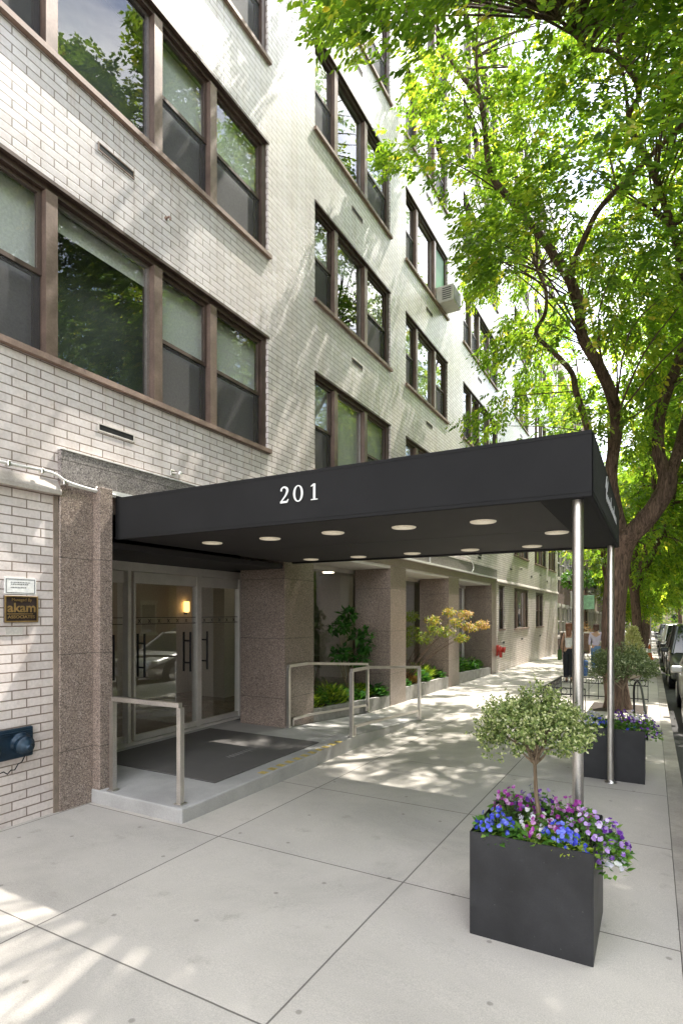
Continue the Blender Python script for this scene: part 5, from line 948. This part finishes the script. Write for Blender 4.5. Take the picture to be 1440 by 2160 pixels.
t = thing('shoulder_bag', 'green shoulder bag at the left hip of the woman in white', 'bag', (2.28, 16.8, 0.55)); b = Vector(JW['shr']); q = MB(); q.bbox(b.x - 0.13, b.x - 0.03, b.y - 0.16, b.y + 0.16, b.z - 0.72, b.z - 0.42, 0.03, 3); q.build('pouch', M['green_bag'], t)
q = MB(); q.tube(cat([(b.x - 0.09, b.y - 0.15, b.z - 0.45), (b.x - 0.03, b.y - 0.10, b.z - 0.1), (b.x + 0.01, b.y - 0.02, b.z + 0.07), (b.x - 0.03, b.y + 0.08, b.z - 0.1), (b.x - 0.09, b.y + 0.15, b.z - 0.45)], 5), 0.012, 6); q.build('strap', M['black_cloth'], t)
t = thing('tote_bag', 'blue checked bag on the sidewalk side beside the woman in white', 'bag', (2.86, 17.2, 0)); q = MB(); q.bbox(2.80, 2.94, 17.05, 17.35, zs(17) + 0.18, zs(17) + 0.62, 0.05, 3); q.build('pouch', M['blue_bag'], t); q = MB(); q.tube(cat([(2.87, 17.08, zs(17) + 0.6), (2.84, 17.12, zs(17) + 0.85), (2.84, 17.28, zs(17) + 0.85), (2.87, 17.32, zs(17) + 0.6)], 4), 0.008, 6); q.build('handle', M['black_cloth'], t)
# ------------------------------------------------------------------ street furniture down the block
t = thing('traffic_cone', 'orange traffic cone on the kerb by the parked cars', 'cone', (4.42, 30.0, zs(30))); z = zs(30); MB().bbox(4.24, 4.60, 29.82, 30.18, z, z + 0.03, 0.008, 1).build('base', M['orange'], t); MB().lathe((4.42, 30.0, z + 0.03), [(0.13, 0), (0.03, 0.66), (0.022, 0.67)], n=20).build('cone_body', M['orange'], t); MB().lathe((4.42, 30.0, z + 0.03), [(0.092, 0.27), (0.064, 0.45)], n=20).build('white_band', M['paper'], t)
t = thing('rubbish_bin', 'blue lidded bin on the sidewalk left of the cream shrub', 'bin', (3.05, 33.0, zs(33))); z = zs(33); q = MB(); q.add([(2.78, 32.75, z + 0.06), (3.32, 32.75, z + 0.06), (3.32, 33.25, z + 0.06), (2.78, 33.25, z + 0.06), (2.72, 32.68, z + 1.0), (3.38, 32.68, z + 1.0), (3.38, 33.32, z + 1.0), (2.72, 33.32, z + 1.0)], [(0, 3, 2, 1), (4, 5, 6, 7), (0, 1, 5, 4), (1, 2, 6, 5), (2, 3, 7, 6), (3, 0, 4, 7)]); q.build('tub', M['blue_bin'], t); MB().bbox(2.69, 3.41, 32.64, 33.36, z + 1.0, z + 1.08, 0.02, 2).build('lid', M['paper'], t)
for x in (2.85, 3.25): MB().lathe((x - 0.03, 33.3, z + 0.09), [(0.09, 0), (0.09, 0.06)], (1, 0, 0), 14).build('wheel', M['tyre'], t)
t = thing('variegated_shrub', 'tall cream and yellow shrub standing before the second tree', 'shrub', (4.0, 19.5, zs(19.5))); z = zs(19.5); MB().lathe((4.0, 19.5, z), [(0.24, 0), (0.3, 0.35), (0.32, 0.4), (0.28, 0.4)], n=20).build('pot', M['terracotta'], t)
n = 3000; U = unit(n); hh = RNG.uniform(0, 1, n); rad_ = 0.42 * (1 - hh ** 1.6 * 0.85) * RNG.uniform(0.3, 1, n) ** 0.4; P = np.array([4.0, 19.5, z + 0.4]) + np.stack([U[:, 0] * rad_, U[:, 1] * rad_, hh * 1.15], 1)
cards('crown', leaf_quads(P, norm(U + np.array([0, 0, 0.6])), norm(U + unit(n) * 0.6), 0.10 * RNG.uniform(0.6, 1.2, n), 0.035), RNG.normal(0.5, 0.28, n), M['cream_leaf'], t); MB().tube([(4, 19.5, z + 0.3), (4, 19.5, z + 1.3)], [0.03, 0.01], 8).build('trunk', M['twig'], t)
t = thing('street_sign', 'red and white parking sign on a thin post between the trees', 'sign', (4.45, 38.0, zs(38))); z = zs(38); MB().tube([(4.45, 38, z), (4.45, 38, z + 3.0)], 0.03, 8).build('post', M['steel'], t); MB().bbox(4.25, 4.65, 37.95, 37.97, z + 2.5, z + 3.0, 0.005, 1).build('sign_plate', M['paper'], t); MB().box(4.30, 4.60, 37.944, 37.949, z + 2.66, z + 2.94).build('red_panel', M['red_paint'], t)
# bike-rack like rail past the big tree
t = thing('bicycle_rack', 'thin dark metal hoop standing by the kerb right of the far planter', 'rack', (4.42, 10.2, zs(10.2))); z = zs(10.2); q = MB(); q.tube(cat([(4.25, 11.2, z), (4.25, 11.2, z + 0.55), (4.35, 10.9, z + 0.62), (4.45, 9.4, z + 0.28), (4.45, 9.2, z + 0.22)], 5), 0.018, 8); q.tube([(4.45, 9.2, zs(9.2)), (4.45, 9.2, z + 0.30)], 0.03, 8); q.build('hoop', M['black_metal'], t)
# ------------------------------------------------------------------ buildings beyond and opposite
def row_house(label, x, y0, y1, h, m, face, floors, bays, trim, shop=False, depth=10):
    s = 1 if face > 0 else -1; t = thing('row_house', label, 'building', (x, (y0 + y1) / 2, zs(y0))); b = MB(); b.box(min(x, x - s * depth), max(x, x - s * depth), y0, y1, zs(y1) - 1, h); b.build('wall', m, t)
    MB().box(min(x - s * 0.5, x + s * 0.35), max(x - s * 0.5, x + s * 0.35), y0 - 0.03, y1 + 0.03, h - 0.5, h + 0.1).build('cornice', trim, t)
    fh = (h - 0.8 - 3.4) / (floors - 1); wq = (y1 - y0) / bays
    for f in range(floors):
        for k in range(bays):
            yc = y0 + wq * (k + 0.5); z0 = 0.9 + zs(yc) if f == 0 else 3.6 + fh * (f - 1) + 0.6 + zs(yc); z1 = z0 + (1.7 if f == 0 else min(1.7, fh - 0.9)); q = MB(); X = lambda a: x + s * a
            lo, hi = sorted((X(0.002), X(0.06))); rect_frame(q, lo, hi, yc - 0.55, yc + 0.55, z0, z1, 0.07); q.box(*sorted((X(0.002), X(0.10))), yc - 0.65, yc + 0.65, z0 - 0.12, z0 - 0.002); q.box(*sorted((X(0.002), X(0.08))), yc - 0.62, yc + 0.62, z1 + 0.002, z1 + 0.16); q.box(*sorted((X(0.004), X(0.05))), yc - 0.48, yc + 0.48, (z0 + z1) / 2 - 0.03, (z0 + z1) / 2 + 0.03)
            w_ = q.build('window', trim, t); MB().box(*sorted((X(0.001), X(0.012))), yc - 0.48, yc + 0.48, z0 + 0.07, z1 - 0.07).build('pane', M['car_glass'], w_)
    return t
r1 = row_house('dark brown brick house next to the white apartment block', -0.15, 32.95, 40.0, 15.5, M['brown_brick'], 1, 5, 4, M['stone'])
r2 = row_house('red brick tenement with a black fire escape beyond the brown house', 0.0, 40.05, 48.5, 17.0, M['red_brick'], 1, 5, 4, M['brown_frame'])
row_house('tan brick house third along the near side', 0.05, 48.55, 57.0, 15.0, M['tan_brick'], 1, 5, 4, M['stone']); row_house('brown house fourth along the near side', 0.0, 57.05, 70, 16, M['brown_brick'], 1, 5, 5, M['stone']); row_house('last red house of the near side row', 0.0, 70.05, 95, 18, M['red_brick'], 1, 5, 8, M['stone'])
ob_ = [('tan brick house across the street near the camera', -12, 0.5, 12.0, 'tan_brick'), ('brown brick house across the street opposite the canopy', 0.55, 12, 13.0, 'brown_brick'), ('red brick house across the street', 12.05, 24, 12.5, 'red_brick'), ('second tan brick house across the street', 24.05, 38, 13.5, 'tan_brick'), ('long brown house far across the street', 38.05, 62, 13.0, 'brown_brick'), ('long red house at the far end of the opposite row', 62.05, 100, 15, 'red_brick')]
for (lb, a, b, h, mm) in ob_: row_house(lb, 18.3, a, b, h, M[mm], -1, 4, max(3, int((b - a) / 2.6)), M['stone'])
t = thing('tenement', 'distant tan building closing the view at the end of the street', 'building', (9, 150, -3)); b_ = MB(); b_.box(-25, 45, 150, 165, -4, 26); b_.build('wall', M['tan_brick'], t); MB().box(-25.2, 45.2, 149.5, 165, 26, 27).build('cornice', M['stone'], t)
for k in range(14):
    for f in range(8): MB().box(-14 + k * 3.2, -12.6 + k * 3.2, 149.93, 149.99, -0.5 + f * 3.2, 1.4 + f * 3.2).build('window', M['car_glass'], t)
for k in range(5): herb_plant('far green bush in the hedge closing the end of the street', (3 + 2.8 * k, 138, -2.6), 1.9, 3.6, M['leaf'], 420, 0.55, 0.5, 0.6, group='hedge closing the street end')
t = thing('fire_escape', 'black iron fire escape on the red brick tenement', 'fire escape', (0.1, 43, 4)); q = MB()
for f in range(4):
    z = 3.4 + f * 3.0
    q.box(0.05, 0.95, 41.2, 45.2, z, z + 0.05)
    for (a, b) in (((0.95, 41.2), (0.95, 45.2)), ((0.05, 41.2), (0.95, 41.2)), ((0.05, 45.2), (0.95, 45.2))): q.bar((*a, z + 0.9), (*b, z + 0.9), 0.04); q.bar((*a, z + 0.5), (*b, z + 0.5), 0.025)
    for k in range(17): y = 41.2 + k * 0.25; q.bar((0.95, y, z), (0.95, y, z + 0.9), 0.02)
    if f < 3:
        for dx in (0.3, 0.7): q.bar((dx, 41.7, z), (dx, 44.7, z + 3.0), 0.05)
        for k in range(10): u_ = (k + .5) / 10; q.bar((0.3, 41.7 + 3 * u_, z + 3 * u_), (0.7, 41.7 + 3 * u_, z + 3 * u_), 0.03)
q.build('platform', M['black_metal'], t)
t = thing('shop_sign', 'white and green projecting shop sign on the brown house', 'sign', (0.6, 36, 3.0)); MB().bbox(0.1, 0.75, 37.2, 37.32, 1.95, 3.0, 0.02, 1).build('white_panel', M['paper'], t); MB().bbox(0.8, 1.45, 37.22, 37.34, 1.9, 2.75, 0.02, 1).build('green_panel', M['pale_green'] if 'pale_green' in M else noisy('pale_green', (0.35, 0.62, 0.42), 0.5), t); MB().bar((0.0, 37.26, 2.9), (1.45, 37.26, 2.9), 0.04).build('bracket', M['black_metal'], t)
def basket(label, x, y, z, m=None):
    t = thing('hanging_basket', label, 'plant', (x, y, z)); n = 420; U = unit(n); P = np.array([x, y, z]) + U * np.array([0.55, 0.55, 0.5]) * RNG.uniform(0.2, 1, n)[:, None] ** 0.5
    cards('foliage', leaf_quads(P, norm(U + np.array([0, 0, -0.5])), norm(U + 0.7 * unit(n)), 0.2 * RNG.uniform(0.6, 1.2, n), 0.09), RNG.normal(0.5, 0.2, n), m or M['herb'], t); MB().lathe((x, y, z - 0.1), [(0.1, -0.2), (0.3, 0.0), (0.32, 0.03)], n=14).build('basket', M['wood_dark'], t); MB().tube([(x, y, z), (x, y, z + 0.7), (-0.1 if x < 2 else x, y, z + 0.8)], 0.02, 6).build('hanger', M['black_metal'], t)
basket('leafy hanging basket left of the near canopy pole', 0.55, 34.0, 3.55); basket('leafy hanging basket just right of the near canopy pole', 1.0, 36.6, 3.7)
t = thing('stoop_wall', 'low dark stoop wall in front of the brown house', 'wall', (0.6, 34.5, zs(34))); MB().bbox(0.0, 1.5, 33.6, 33.85, zs(33) - 0.3, 0.55, 0.02, 1).build('wall', M['brown_brick'], t); MB().bbox(-0.02, 1.55, 33.57, 33.88, 0.551, 0.63, 0.02, 1).build('coping', M['stone'], t)
herb_plant('pinkish ornamental shrub by the steps of the brown house', (1.05, 34.2, 0.3), 0.55, 1.0, M['rust_herb'], 420, 0.13, 0.4, 0.6)
